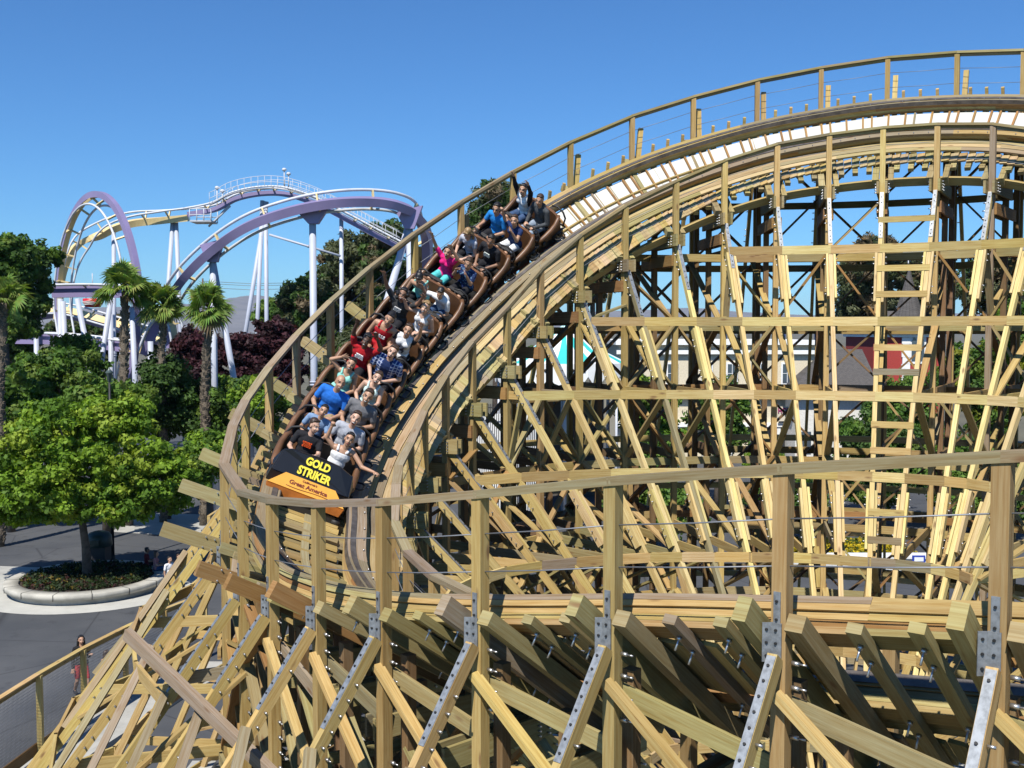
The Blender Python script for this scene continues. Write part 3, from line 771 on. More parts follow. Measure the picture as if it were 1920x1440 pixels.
def person(Mx,sp,label,group=None,scale=1.0,look=None):
    """sp: dict(skin,hair,hairstyle,top,sleeve,topm,bottom,armL,armR,stand,mouth)"""
    root=empty('person',mat=Mx@Matrix.Scale(scale,4),label=label,cat='person',group=group)
    g=sp.get
    st=g('stand',False);fem=g('fem',False);sw=.165 if fem else .19
    lean=g('lean',0.);
    hz=.0 if not st else .88
    pel=V(0,.02,hz+.09);wst=V(lean*.3,.03,hz+.24);ch=V(lean*.7,.03,hz+.40);nk=V(lean,.01,hz+.55);
    if not st: 
        b=g('bend',0.); ch+=V(0,-.08*b,0);nk+=V(0,-.22*b,-.06*b);wst+=V(0,-.03*b,0)
    hd=nk+V(lean*.3,-.015,.165)+V(0,-.05*g('bend',0.),0)
    shL=V(nk.x+sw,nk.y+.015,nk.z-.055);shR=V(nk.x-sw,nk.y+.015,nk.z-.055)
    def arm(side,pose):
        s=1 if side=='L' else -1;sh=shL if s>0 else shR
        P={'up':((.07,-.03,.25),(-.01,-.05,.23)),'up_out':((.16,-.03,.22),(.06,-.05,.22)),'up_in':((.10,-.05,.22),(-.12,-.04,.20)),
           'lap':((.07,-.06,-.25),(-.13,-.24,-.02)),'lap2':((.09,-.02,-.24),(-.20,-.20,-.03)),'out':((.20,-.13,-.12),(.20,-.14,.05)),
           'face':((.05,-.18,-.12),(-.08,-.06,.21)),'head':((.19,-.02,.12),(-.15,.0,.14)),'fist':((.15,.0,.10),(.0,-.05,.23)),
           'side':((.05,.02,-.28),(.02,-.06,-.24)),'wave':((.17,-.07,.02),(.03,-.10,.21)),'bent':((.04,.0,-.27),(.0,-.19,.10)),'cross':((.03,-.06,-.26),(-.22,-.16,.10)),'bar':((.05,-.14,-.2),(-.05,-.24,.06))}[pose]
        el=sh+V(P[0][0]*s,P[0][1],P[0][2]);wr=el+V(P[1][0]*s,P[1][1],P[1][2]);return sh,el,wr,s,pose
    arms=[arm('L',g('armL','lap')),arm('R',g('armR','lap'))]
    # legs
    legs=[]
    for s in(1,-1):
        if st:
            a=g('stride',0.)*s;hp=V(.09*s,.02,.88);kn=V(.10*s,-.06-.16*a,.47);an=V(.10*s,.02-.30*a+(.10 if a<0 else 0),.09+(.04 if a<0 else 0))
        else: hp=V(.095*s,-.02,.07);kn=V(.13*s,-.40,.13);an=V(.13*s,-.46,-.08)
        legs.append((hp,kn,an))
    fat=g('fat',1.)
    mb=MB()
    def torso(m,e):
        m.caps(pel+V(.07,0,-.01),pel+V(-.07,0,-.01),.115*fat+e,.115*fat+e,14)
        m.ell(wst,((.135 if fem else .15)*fat+e,.10*fat+e,.15),n=16)
        m.ell(ch,((.155 if fem else .175)*fat+e,.108*fat+e,.17),n=16)
        if fem: 
            for s in(1,-1): m.ell(ch+V(.07*s,-.075,.02),(.062+e,.06+e,.06+e))
        m.caps(shL-V(.05,0,0),shR+V(.05,0,0),.062+e,.062+e,12)
    torso(mb,0);mb.caps(nk-V(0,0,.03),hd-V(0,-.01,.06),.052,.048,12)
    lk=V(0,-1,0)
    if look is not None:
        lk=((Mx.to_3x3().normalized().inverted()@look).normalized()*g('lookw',.6)+V(0,-1,-.05)*(1-g('lookw',.6))).normalized()
    lk=(lk+V(g('turn',0.),0,g('tilt',0.))).normalized()
    hu=(V(g('roll',0.),0,1)-lk*lk.dot(V(g('roll',0.),0,1))).normalized();hx=(-lk).cross(hu)*-1
    hx=hu.cross(lk)*-1 # keep x = person's left when facing -Y
    hx=lk.cross(hu)*-1
    hx=(hu.cross(-lk))*1.0
    if hx.dot(V(1,0,0))<0: hx=-hx
    HR=Matrix.Identity(3);HR.col[0]=hx;HR.col[1]=-lk;HR.col[2]=hu
    def hp_(x,y,z): return hd+HR@V(x,y,z)
    mb.ell(hp_(0,.015,.035),(.075,.095,.088),HR,16,12);mb.ell(hp_(0,-.025,-.035),(.058,.070,.078),HR,14,10);mb.ell(hp_(0,-.055,-.085),(.028,.028,.024),HR)
    mb.caps(hp_(0,-.092,.012),hp_(0,-.112,-.022),.011,.016,8)
    for s in(1,-1): mb.ell(hp_(.076*s,.005,-.008),(.012,.022,.032),HR,8,6);mb.ell(hp_(.032*s,-.075,-.028),(.024,.02,.02),HR,8,6)
    mb.caps(hp_(-.04,-.082,.032),hp_(.04,-.082,.032),.012,.012,8)
    mb.caps(hp_(-.018,-.092,-.056),hp_(.018,-.092,-.056),.010,.010,8)
    for sh,el,wr,s,pose in arms:
        mb.caps(sh,el,.047*fat,.039,12);mb.caps(el,wr,.040,.026,12)
        d=(wr-el).normalized();
        ax=V(0,-1,0) if pose.startswith('up') or pose in('wave','fist','head') else V(0,0,-1)
        pn=(ax-d*ax.dot(d)); pn=pn.normalized() if pn.length>.1 else V(1,0,0)
        sd=d.cross(pn).normalized()
        if sd.dot(V(-s,0,0))<0: sd=-sd    # sd points to the thumb side (towards the body)
        grip=pose in('lap','lap2','fist','bar','out','cross','bent')
        pc=wr+d*.045
        R=Matrix.Identity(3);R.col[0]=sd;R.col[1]=pn;R.col[2]=d
        mb.ell(pc,(.040,.018,.050),R,10,8)
        for q,(o,L) in enumerate(((.030,.066),(.010,.078),(-.010,.072),(-.029,.056))):
            b0_=wr+d*.078+sd*o;spread=sd*(o*(.9 if not grip else .2))
            if grip:
                k1=b0_+d*L*.35+pn*.012;k2=k1+(pn*.9+d*.1).normalized()*L*.4;k3=k2+(-d*.8+pn*.3).normalized()*L*.35
            else:
                k1=b0_+d*L*.42+spread*.4;k2=k1+(d+pn*.25)*L*.32+spread*.3;k3=k2+(d+pn*.5)*L*.26+spread*.3
            mb.caps(b0_-d*.012,k1,.0115,.0105,8);mb.caps(k1,k2,.0105,.0095,8);mb.caps(k2,k3,.0095,.0085,8)
        t0=wr+d*.025+sd*.030;t1=t0+(sd*.8+d*.55+pn*.2).normalized()*.036;t2=t1+(sd*(.35 if not grip else -.2)+d*.7+pn*(.15 if not grip else .6)).normalized()*.030
        mb.caps(t0,t1,.0145,.012,8);mb.caps(t1,t2,.012,.0095,8)
    for hp,kn,an in legs:
        mb.caps(hp,kn,.080*fat,.055,14);mb.caps(kn,kn.lerp(an,.35),.052,.054,12);mb.caps(kn.lerp(an,.3),an,.054,.036,12)
        mb.caps(an+V(0,.02,-.035),an+V(0,-.16,-.055),.036,.028,10)
    me=remesh(mb,.0095 if scale>0 else .01,2)
    sk=SKIN[g('skin','tan')]
    for m in(sk,EYEW,EYED,LIP,MOUTH,TEETH,hairm(g('hair','black'))): me.materials.append(m)
    # paint facial features by face centre
    n=len(me.polygons);co=np.zeros(n*3,dtype=np.float32);me.polygons.foreach_get('center',co);co=co.reshape(-1,3)
    L=(co-np.array(hd))@np.array(HR)      # columns = local axes
    x,y,z=L[:,0],L[:,1],L[:,2];front=(y<-.045)&(np.abs(x)<.08)&(np.abs(z)<.13)
    mi=np.zeros(n,dtype=np.int32);ax_=np.abs(x)
    eye=front&(((ax_-.033)/.019)**2+((z-.012)/.011)**2<1)&(y<-.06);mi[eye]=1
    mi[front&(((ax_-.033)/.009)**2+((z-.011)/.010)**2<1)&(y<-.06)]=2
    mi[front&(np.abs(ax_-.034)<.022)&(np.abs(z-.038)<.006)]=6
    mo=g('mouth','smile');mz=-.058
    if mo=='open': 
        mi[front&((x/.030)**2+((z-mz+.006)/.026)**2<1)]=3;mi[front&((x/.023)**2+((z-mz+.006)/.018)**2<1)]=4;mi[front&(ax_<.018)&(np.abs(z-mz-.008)<.005)]=5
    elif mo=='smile':
        mi[front&((x/.031)**2+((z-mz-6*x*x)/.013)**2<1)]=3;mi[front&((x/.024)**2+((z-mz-6*x*x)/.008)**2<1)]=5
    else: mi[front&((x/.025)**2+((z-mz)/.008)**2<1)]=3
    me.polygons.foreach_set('material_index',mi)
    o=bpy.data.objects.new('body',me);COL.objects.link(o);o.parent=root
    # hair
    hs=g('style','short')
    if hs!='bald':
        mb=MB();mb.ell(hp_(0,.034,.062),(.081,.092,.080),HR,16,12);mb.ell(hp_(0,.058,.01),(.077,.060,.085),HR,14,10);mb.caps(hp_(-.04,-.035,.108),hp_(.04,-.035,.108),.022,.022,10)
        if hs=='long':
            for s in(1,-1):
                mb.caps(hp_(.078*s,.02,.04),hp_(.088*s,.03,-.12),.026,.030,10);mb.caps(hp_(.088*s,.03,-.12),V(nk.x+.10*s,nk.y+.03,nk.z-.10),.030,.022,10)
            mb.ell(hp_(0,.075,-.06),(.085,.045,.13),HR,14,10)
        if hs=='wild':
            for q in range(16):
                a=random.uniform(-2.6,2.6);mb.ell(hp_(.09*math.sin(a),.03+.06*math.cos(a),random.uniform(-.10,.09)),random.uniform(.028,.048))
        if hs=='bun': mb.ell(hp_(0,.12,.07),.042)
        if hs=='pony': mb.caps(hp_(0,.11,.05),hp_(0.03,.15,-.14),.032,.016,10)
        hm=remesh(mb,.011,1,'hair')
        # keep only what lies outside the face
        fin(hm,'hair',[hairm(g('hair','black'))],root,Mx)
    if g('glasses'):
        mb=MB()
        for s in(1,-1): mb.ell(hp_(.034*s,-.088,.012),(.022,.006,.016),HR,10,6);mb.tube([hp_(.055*s,-.085,.014),hp_(.080*s,0,.012)],.0025,5)
        fin(mb.mesh('sunglasses',M['black']),'sunglasses',[],root,Mx)
    # clothes
    e=.010
    mb=MB();tp=g('sleeve','tee')
    if tp=='tank':
        mb.caps(pel+V(.07,0,.0),pel+V(-.07,0,.0),.115*fat+e,.115*fat+e,14);mb.ell(wst,((.135 if fem else .15)*fat+e,.10*fat+e,.15),n=16);mb.ell(ch-V(0,0,.01),((.15 if fem else .17)*fat+e,.108*fat+e,.145),n=16)
        if fem:
            for s in(1,-1): mb.ell(ch+V(.07*s,-.075,.02),.062+e)
        for s in(1,-1): mb.caps(ch+V(.085*s,-.085,.10),V(nk.x+.105*s,nk.y,nk.z+.012),.024,.020,8);mb.caps(V(nk.x+.105*s,nk.y,nk.z+.012),ch+V(.085*s,.07,.10),.020,.024,8)
    else:
        torso(mb,e)
        for sh,el,wr,s,pose in arms:
            k={'tee':.62,'cap':.3,'long':1.0}[tp];mb.caps(sh,sh.lerp(el,k),.058*fat,.056,12)
            if tp=='long': mb.caps(el,el.lerp(wr,.95),.048,.036,12)
        if g('hood'): mb.caps(nk+V(-.07,.05,.02),nk+V(.07,.05,.02),.05,.05,10)
    tm=remesh(mb,.012,2,'shirt')
    tms=[g('topm')]
    if g('sleeve2') is not None or g('vee') is not None:
        tms.append(g('sleeve2') or g('vee'));n=len(tm.polygons);co=np.zeros(n*3,dtype=np.float32);tm.polygons.foreach_get('center',co);co=co.reshape(-1,3);mi=np.zeros(n,dtype=np.int32)
        if g('sleeve2') is not None: mi[(np.abs(co[:,0]-nk.x)>sw-.02)&(co[:,2]>ch.z-.3)]=1
        else: mi[(np.abs(co[:,0]-nk.x)<.075)&(co[:,1]<0)]=1
        tm.polygons.foreach_set('material_index',mi)
    fin(tm,'shirt',tms,root,Mx)
    mb=MB();mb.caps(pel+V(.07,0,-.03),pel+V(-.07,0,-.03),.122*fat,.122*fat,14)
    for hp,kn,an in legs:
        if g('bottom','shorts')=='shorts': mb.caps(hp,hp.lerp(kn,.72),.094*fat,.078,12)
        else: mb.caps(hp,kn,.092*fat,.068,12);mb.caps(kn,an,.066,.052,12)
    fin(remesh(mb,.013,2,'trousers'),'shorts' if g('bottom','shorts')=='shorts' else 'trousers',[g('botm')],root,Mx)
    mb=MB()
    for hp,kn,an in legs: mb.caps(an+V(0,.03,-.045),an+V(0,-.15,-.06),.046,.040,10);mb.caps(an,an+V(0,0,-.03),.042,.044,10)
    fin(remesh(mb,.012,1,'shoes'),'shoes',[cloth('dark_shoe',(.03,.03,.035))],root,Mx)
    if g('print'):
        txt,size,c=g('print');cm=cloth('print_ink_%d'%int(sum(c)*1000),c);M['_p']=cm
        yy=ch.y-.108*fat-e-(.05 if fem else .012)
        m4=Matrix.Translation(V(ch.x,yy,ch.z-.06))@Matrix.Rotation(math.radians(90),4,'X')
        if txt=='#box':
            mb=MB()
            
            for k in range(4):
                x=-.075+random.uniform(-.01,.015)
                while x<.06:
                    w=random.uniform(.014,.034);mb.box(x,-.012+.0005*k,-.035+k*.024+random.uniform(-.003,.003),min(.08,x+w),.01,-.018+k*.024);x+=w+random.uniform(-.002,.010)
            me=mb.mesh('shirt_print',cm);me.transform(Matrix.Translation(V(ch.x,yy+.008,ch.z-.02)))
            ob=bpy.data.objects.new('shirt_print',me)
            COL.objects.link(ob);ob.parent=root
        else:
            ob=text_mb(txt,size,m4,None,'_p',None,.010,.003,name='shirt_print');ob.parent=root
    return root
C=cloth
W_=(.78,.78,.78)
blk=C('black',(.02,.02,.024));nvy=C('navy',(.018,.035,.11));wht=C('white',W_);dsh=C('denim',(.05,.09,.18));khk=C('khaki',(.32,.24,.14))
R_=[ # row, side(R = rider's right = left in picture), spec, label, scale
(1,'R',dict(skin='fair',hair='brown',style='short',topm=blk,sleeve='tee',armL='bar',armR='lap',turn=.9,lookw=.3,mouth='shut',print=('#box',.1,(.75,.10,.02)),botm=blk),'boy in a black T-shirt with an orange print looking aside, front row of the train',.86),
(1,'L',dict(skin='tan',hair='black',style='short',topm=wht,sleeve='tank',armR='fist',armL='out',mouth='shut',lean=.05,botm=dsh),'boy in a white tank top raising a fist and leaning on the front car side',.86),
(2,'R',dict(skin='tan',hair='black',style='short',topm=C('pale_blue',(.20,.30,.46)),armL='bar',armR='lap',mouth='shut',botm=dsh),'small dark-haired child in a light blue shirt holding on in the second row',.80),
(2,'L',dict(skin='fair',hair='brown',style='short',topm=C('ash_grey',(.40,.42,.47)),armR='lap',armL='lap2',mouth='open',botm=khk,fat=1.1,print=('#box',.1,(.2,.22,.26))),'laughing teenager in a pale grey printed T-shirt, second row behind the boy in white',.95),
(3,'R',dict(skin='tan',hair='short',style='bald',topm=C('bright_blue',(.025,.17,.62)),fat=1.15,armR='lap',armL='lap',turn=.3,mouth='smile',botm=khk),'smiling close-cropped man in a bright royal blue T-shirt',1.0),
(3,'L',dict(skin='tan',hair='brown',style='short',topm=C('mid_grey',(.17,.17,.18)),fat=1.1,armL='lap2',armR='lap',mouth='smile',tilt=-.1,botm=khk),'smiling man in a mid-grey T-shirt with dark short hair',1.0),
(4,'R',dict(skin='tan',fem=True,hair='black',style='bun',topm=C('mint',(.28,.66,.56)),sleeve='tank',armR='head',armL='lap',mouth='smile',botm=blk),'laughing woman with dark hair in a mint strap top behind the man in bright blue',.92),
(4,'L',dict(skin='fair',fem=True,hair='brown',style='bun',topm=C('pale_mint',(.58,.74,.70)),sleeve='tank',armL='bar',armR='lap',mouth='open',botm=blk),'woman screaming with open mouth in a white and mint tank top',.92),
(5,'R',dict(skin='dark',hair='black',style='short',topm=C('red',(.50,.018,.025)),armR='up',armL='up_in',lookw=.4,mouth='open',botm=blk,print=('#box',.1,(.8,.8,.8))),'dark-skinned rider in a red T-shirt with a white print, one arm straight up',.97),
(5,'L',dict(skin='fair',hair='brown',style='short',topm=C('plaid',(.02,.05,.20),'plaid'),vee=nvy,fat=1.15,armL='lap2',armR='lap',mouth='open',roll=.1,botm=blk),'shouting man in an open navy and white plaid shirt over a navy T-shirt',1.02),
(6,'R',dict(skin='tan',hair='black',style='short',topm=C('jersey_red',(.52,.02,.03)),sleeve='tank',armR='lap',armL='lap',roll=.25,lean=.08,tilt=-.3,mouth='smile',botm=C('red_shorts',(.35,.02,.02)),print=('BULLS',.075,(.8,.8,.8))),'man in a sleeveless red basketball jersey tilting his head',1.0),
(6,'L',dict(skin='tan',fem=True,hair='brown',style='bun',topm=wht,sleeve='cap',sleeve2=blk,armL='up',armR='lap',mouth='smile',botm=blk,print=('74',.18,(.02,.02,.03))),'smiling woman in a white shirt with number 74 and one arm straight up',.96),
(7,'R',dict(skin='brown',hair='black',style='wild',topm=C('charcoal',(.05,.05,.052)),armR='up_out',armL='up_out',mouth='open',botm=blk,print=('#box',.1,(.55,.55,.55))),'rider with wild black hair and charcoal T-shirt, both arms up',.97),
(7,'L',dict(skin='fair',fem=True,hair='blonde',style='pony',topm=wht,sleeve='tank',armR='wave',armL='lap2',mouth='smile',botm=blk),'blonde woman in a white strap top laughing with a hand raised',.96),
(8,'R',dict(skin='tan',fem=True,hair='black',style='bun',topm=C('mint',(.28,.66,.56)),sleeve='tank',armR='lap',armL='bar',bend=.6,tilt=-.7,lookw=.1,turn=.6,mouth='shut',botm=blk),'woman in a mint strap top bending her head forward beside a child in white',.94),
(8,'L',dict(skin='tan',hair='black',style='short',topm=wht,armR='wave',armL='lap',bend=.6,tilt=-.6,mouth='shut',botm=dsh),'child in a white T-shirt ducking with one open hand raised',.85),
(9,'R',dict(skin='tan',fem=True,hair='black',style='pony',topm=C('hot_pink',(.78,.02,.20)),armR='up_out',armL='up_in',mouth='open',botm=C('turquoise_shorts',(.1,.55,.55))),'girl in a hot pink polo shirt with one arm up',.90),
(9,'L',dict(skin='tan',fem=True,hair='brown',style='pony',topm=C('patterned_navy',(.015,.03,.10),'floral'),armR='face',armL='face',tilt=-.3,mouth='open',botm=blk),'rider in a patterned navy shirt holding both hands before the face',.92),
(10,'R',dict(skin='fair',fem=True,hair='blonde',style='long',topm=C('silver_grey',(.42,.44,.50)),sleeve='cap',armR='lap',armL='lap',tilt=-.8,lookw=.2,mouth='shut',bend=.4,botm=blk),'long-haired girl in a silver grey top looking down at her lap bar',.92),
(10,'L',dict(skin='brown',hair='black',style='short',topm=blk,armR='lap',armL='lap',mouth='shut',tilt=-.3,botm=blk,print=('#box',.1,(.6,.65,.6))),'rider in a black T-shirt with a pale print looking down',.95),
(11,'R',dict(skin='tan',hair='black',style='short',glasses=True,topm=C('azure',(.02,.22,.60)),armR='bar',armL='lap',mouth='shut',tilt=-.2,botm=blk),'rider in an azure blue shirt and sunglasses near the rear of the train',.95),
(11,'L',dict(skin='tan',fem=True,hair='brown',style='pony',topm=nvy,sleeve='cap',armR='fist',armL='face',roll=-.25,mouth='shut',botm=wht),'rider in plain navy with one hand up at the face, next-to-last row',.92),
(12,'R',dict(skin='tan',fem=True,hair='black',style='pony',topm=wht,sleeve='long',sleeve2=blk,armR='up',armL='up',mouth='smile',botm=dsh),'woman in a white top with black sleeves, both arms straight up in the last row',.95),
(12,'L',dict(skin='tan',hair='brown',style='short',topm=C('hoodie_grey',(.07,.075,.08)),sleeve='long',hood=True,armR='lap',armL='lap',mouth='shut',tilt=-.2,bottom='long',botm=C('light_denim',(.28,.34,.42))),'rider in a dark grey hooded top and light jeans in the last row',.95),
]
for k,side,sp,lab,sc in R_:
    Mx=cars[k-1][0];x=.235 if side=='L' else -.235
    m=Mx@Matrix.Translation(V(x,.04,SV))
    loc,rot,_=m.decompose();m=Matrix.Translation(loc)@rot.to_matrix().to_4x4()
    look=(cam-m.translation).normalized()
    person(m,sp,lab,'riders on the train',sc*1.14,look)
# ================================================================ foliage
def leaf_cloud(clumps,n,size,cols,aspect=.55,jit=.35,up=.3):
    """clumps: array (k,4) centre+radius; returns verts, colours for n leaf quads"""
    k=len(clumps);w=clumps[:,3]**2;w=w/w.sum();idx=RNG.choice(k,n,p=w)
    d=RNG.normal(size=(n,3));d/=np.linalg.norm(d,axis=1)[:,None]
    r=clumps[idx,3]*(RNG.random(n)**.45)
    c=clumps[idx,:3]+d*r[:,None]*np.array([1,1,.8])
    nr=d+RNG.normal(size=(n,3))*.6+np.array([0,0,up]);nr/=np.linalg.norm(nr,axis=1)[:,None]
    a=np.cross(nr,RNG.normal(size=(n,3)));a/=np.linalg.norm(a,axis=1)[:,None];b=np.cross(nr,a)
    s=size*(RNG.random(n)*.8+.6);A=a*s[:,None]*.5;B=b*(s*aspect)[:,None]*.5
    v=np.stack([c-A,c-A*.1-B,c+A,c-A*.1+B],1).reshape(-1,3)
    cols=np.array(cols);ci=RNG.integers(0,len(cols),k)[idx];cc=cols[ci]*(1+RNG.normal(size=(n,1))*jit*.5).clip(.45,1.7)
    return v,cc.clip(.003,.9)
def quads_obj(name,v,cc,mat,parent=None):
    n=len(v)//4;me=bpy.data.meshes.new(name);me.vertices.add(n*4);me.vertices.foreach_set('co',v.astype(np.float32).ravel())
    me.loops.add(n*4);me.loops.foreach_set('vertex_index',np.arange(n*4,dtype=np.int32))
    me.polygons.add(n);me.polygons.foreach_set('loop_start',np.arange(0,n*4,4,dtype=np.int32));me.polygons.foreach_set('loop_total',np.full(n,4,dtype=np.int32))
    ca=me.color_attributes.new('Tint','FLOAT_COLOR','CORNER');arr=np.ones((n,4,4),dtype=np.float32);arr[:,:,:3]=cc[:,None,:];ca.data.foreach_set('color',arr.ravel())
    me.materials.append(mat);me.update(calc_edges=True);me.validate()
    o=bpy.data.objects.new(name,me);link(o,parent);return o
def blob_clumps(blobs,per,rc):
    out=[]
    for (c,r) in blobs:
        c=np.array(c);r=np.array(r if hasattr(r,'__len__') else (r,r,r))
        d=RNG.normal(size=(per,3));d/=np.linalg.norm(d,axis=1)[:,None]
        rad=RNG.random(per)**.30
        p=c+d*r*rad[:,None];q=RNG.random(per)*.7+.6
        out.append(np.concatenate([p,(rc*q)[:,None]],1))
    return np.concatenate(out)
G_BRIGHT=[(.15,.265,.022),(.20,.32,.028),(.10,.19,.02),(.27,.36,.04)]
G_MID=[(.09,.18,.03),(.125,.22,.035),(.07,.14,.026),(.15,.22,.04)]
G_DARK=[(.06,.115,.028),(.08,.145,.035),(.05,.095,.022)]
G_EUC=[(.11,.13,.06),(.14,.155,.08),(.08,.10,.045),(.17,.13,.075)]
G_PUR=[(.075,.025,.034),(.075,.027,.035),(.04,.018,.022)]
G_YEL=[(.20,.24,.025),(.26,.28,.03),(.12,.18,.02)]
def tree(base,blobs,label,n=9000,size=.22,cols=G_MID,per=28,rc=.5,tr=.18,group='trees around the rides',cat='tree',name='broadleaf_tree',limbs=7,aspect=.55):
    b=V(*base);t=empty(name,b,label,cat,group)
    cl=blob_clumps(blobs,per,rc);v,cc=leaf_cloud(cl,n,size,cols,aspect);quads_obj('crown',v,cc,M['leaf'],t)
    mb=MB();cs=[V(*c) for c,_ in blobs];cen=sum(cs,V(0,0,0))/len(cs)
    lowz=min(c.z-(r[2] if hasattr(r,'__len__') else r) for c,r in [(V(*c),r) for c,r in blobs])
    fork=V(b.x+(cen.x-b.x)*.3,b.y+(cen.y-b.y)*.3,max(b.z+.6,lowz+.15*(cen.z-lowz)))
    mb.tube([b-V(0,0,.2),b.lerp(fork,.5)+V(.05,0,0),fork],[tr*1.3,tr,tr*.85],10)
    for k in range(limbs):
        q=cl[RNG.integers(len(cl))];q=V(*q[:3]);m1=fork.lerp(q,.5)+V(random.uniform(-.3,.3),random.uniform(-.3,.3),.2);mb.tube([fork,m1,q],[tr*.6,tr*.32,tr*.1],6)
    mb.build('trunk',M['bark'],t);return t
def rblob(px0,py0,px1,py1,d,depth,k,rr):
    """k overlapping ellipsoids filling the region of a crown at distance d"""
    a=at(px0,py0,d);b=at(px1,py1,d);out=[]
    for i in range(k):
        r=rr*random.uniform(.7,1.1)
        for _ in range(20):
            u,w=random.uniform(-1,1),random.uniform(-1,1)
            if u*u+w*w<=1: break
        cx=(a.x+b.x)/2+u*max(0.,(abs(b.x-a.x)/2-r));cz=(a.z+b.z)/2+w*max(0.,(abs(a.z-b.z)/2-r*.8))
        out.append(((cx,d+random.uniform(-depth,depth),cz),(r,r,r*.8)))
    return out
# ---- tree in the planter
PC=atz(160,1080,0.);PC=V(-18.2,45.3,0)
tree((PC.x,PC.y,.4),[((-18.3,45.3,6.2),(3.3,3.0,1.9)),((-20.6,45,5.2),(2.2,2.4,1.6)),((-16.2,45,5.5),(2.3,2.4,1.6)),((-18.6,43.6,4.9),(2.6,1.8,1.5)),((-15.0,45.5,4.4),(1.7,1.8,1.1)),((-22.2,45.5,4.3),(1.5,1.8,1.2)),((-17.4,46.5,7.2),(1.9,2,1.1)),((-20,46.,7.0),(1.5,1.8,1.)),((-18.6,44.2,3.9),(2.4,1.9,1.0)),((-20.8,44.6,3.9),(1.6,1.8,.9)),((-16.3,44.4,4.0),(1.8,1.8,.9)),((-22.8,45.4,5.2),(1.6,1.6,1.2))],
 'bright green round-crowned tree growing in the round concrete planter',n=74000,size=.215,cols=G_BRIGHT,per=60,rc=.42,tr=.17,aspect=.6)
# ---- left side
def gz(x,y): return (x,y,0)
def simple(px0,py0,px1,py1,d,label,cols,n,size,k=7,rr=None,depth=2.,**kw):
    if kw.get('name')=='eucalyptus_tree': rr=rr*1.45;n=int(n*1.6);k=int(k*1.2)
    a=at(px0,py0,d);b=at(px1,py1,d);rr=rr or abs(b.x-a.x)*.3
    ar=abs(b.x-a.x)*abs(a.z-b.z);k=int(max(k,min(26,1.5*ar/(rr*rr*1.6))));n=int(n*1.5)
    c=V((a.x+b.x)/2,d,0);return tree(c,rblob(px0,py0,px1,py1,d,depth,k,rr),label,n=n,size=size*1.1,cols=cols,**kw)
simple(-110,415,122,660,72,'tall dark green tree rising at the left edge behind the leaning palm',G_DARK+G_MID,34000,.30,k=24,rr=1.9)
simple(-120,665,150,860,58,'dense mid-green tree at the left edge below the palm crown',G_MID,22000,.28,k=11,rr=1.9)
simple(90,700,300,840,56,'mid-green tree right behind the planter tree, in front of the palm trunks',G_MID,16000,.26,k=8,rr=1.5)
simple(40,650,215,760,66,'mid-green tree in front of the lilac loop supports',G_MID,11000,.28,k=6,rr=1.7)
simple(270,640,350,830,62,'narrow dark green tree between the two right palm trunks',G_DARK,9000,.26,k=6,rr=1.1)
simple(300,590,450,780,78,'dark purple-leaved tree behind the rightmost palm',G_PUR,18000,.30,k=10,rr=1.8)
simple(410,580,590,780,76,'large dark purple-leaved tree left of the tall lilac column',G_PUR,24000,.30,k=9,rr=2.0)
simple(330,700,450,850,64,'olive-green shrub tree below the purple-leaved trees',G_DARK+G_MID,11000,.26,k=7,rr=1.4)
simple(420,690,560,850,60,'bright green bush behind the far-left posts of the wooden track',G_BRIGHT+G_MID,14000,.24,k=8,rr=1.4)
simple(340,790,440,920,54,'small bright green bush between the planter tree and the wooden track',G_MID+G_BRIGHT,9000,.22,k=6,rr=1.1)
simple(455,560,545,625,125,'small rounded green tree far away in front of the hills',G_MID,6000,.45,k=6,rr=2.1)
simple(100,620,180,700,76,'low green tree under the lilac steel track',G_MID,5000,.3,k=5,rr=1.3)
simple(-40,600,90,690,90,'far dark tree behind the low steel track at the left edge',G_DARK,8000,.35,k=6,rr=2)
simple(60,585,340,680,112,'long dark tree row far behind the low lilac track',G_DARK+G_EUC,18000,.42,k=16,rr=1.9)
# ---- eucalyptus
EUR=1.35
EU=dict(name='eucalyptus_tree',cat='tree',group='eucalyptus trees behind the train',per=20,rc=.75,aspect=.35,tr=.3,limbs=14)
simple(515,490,650,700,100,'leftmost eucalyptus tree, with an olive drooping crown beside the tall lilac column',G_EUC+G_DARK,15000,.46,k=11,rr=1.9,**EU)
simple(590,425,700,670,104,'eucalyptus tree behind the tall lilac column with thin upright branches',G_EUC,14000,.46,k=11,rr=1.7,**EU)
simple(675,405,775,650,100,'pointed grey-green eucalyptus tree just right of the descending steel track',G_EUC+G_DARK,14000,.46,k=11,rr=1.6,**EU)
simple(760,440,870,640,108,'eucalyptus tree half hidden behind the dark purple end of the steel track',G_EUC,11000,.46,k=9,rr=1.7,**EU)
simple(560,610,800,780,90,'wide low eucalyptus thicket seen through the wooden handrail posts',G_EUC+G_DARK,20000,.42,k=14,rr=2.3,**EU)
simple(868,335,990,520,98,'dark eucalyptus tree above the rear cars of the train',G_DARK+G_EUC,15000,.42,k=10,rr=2.0,**EU)
ER=dict(EU);ER['group']='trees seen through the timber frame'
simple(1565,425,1700,620,112,'tall eucalyptus tree seen through the timber ladder bay',G_EUC,14000,.46,k=11,rr=2.2,**ER)
simple(1800,440,1935,640,95,'tall grey-green eucalyptus at the right edge behind the timber legs',G_EUC+G_DARK,16000,.42,k=12,rr=2.2,**ER)
simple(1690,470,1790,600,118,'thin far eucalyptus behind the shingled spire',G_EUC,8000,.46,k=8,rr=1.9,**ER)
simple(1040,430,1180,590,110,'far olive tree behind the inner walkway of the wooden track',G_EUC+G_DARK,12000,.46,k=9,rr=2.3,**ER)
TR_=dict(group='trees seen through the timber frame')
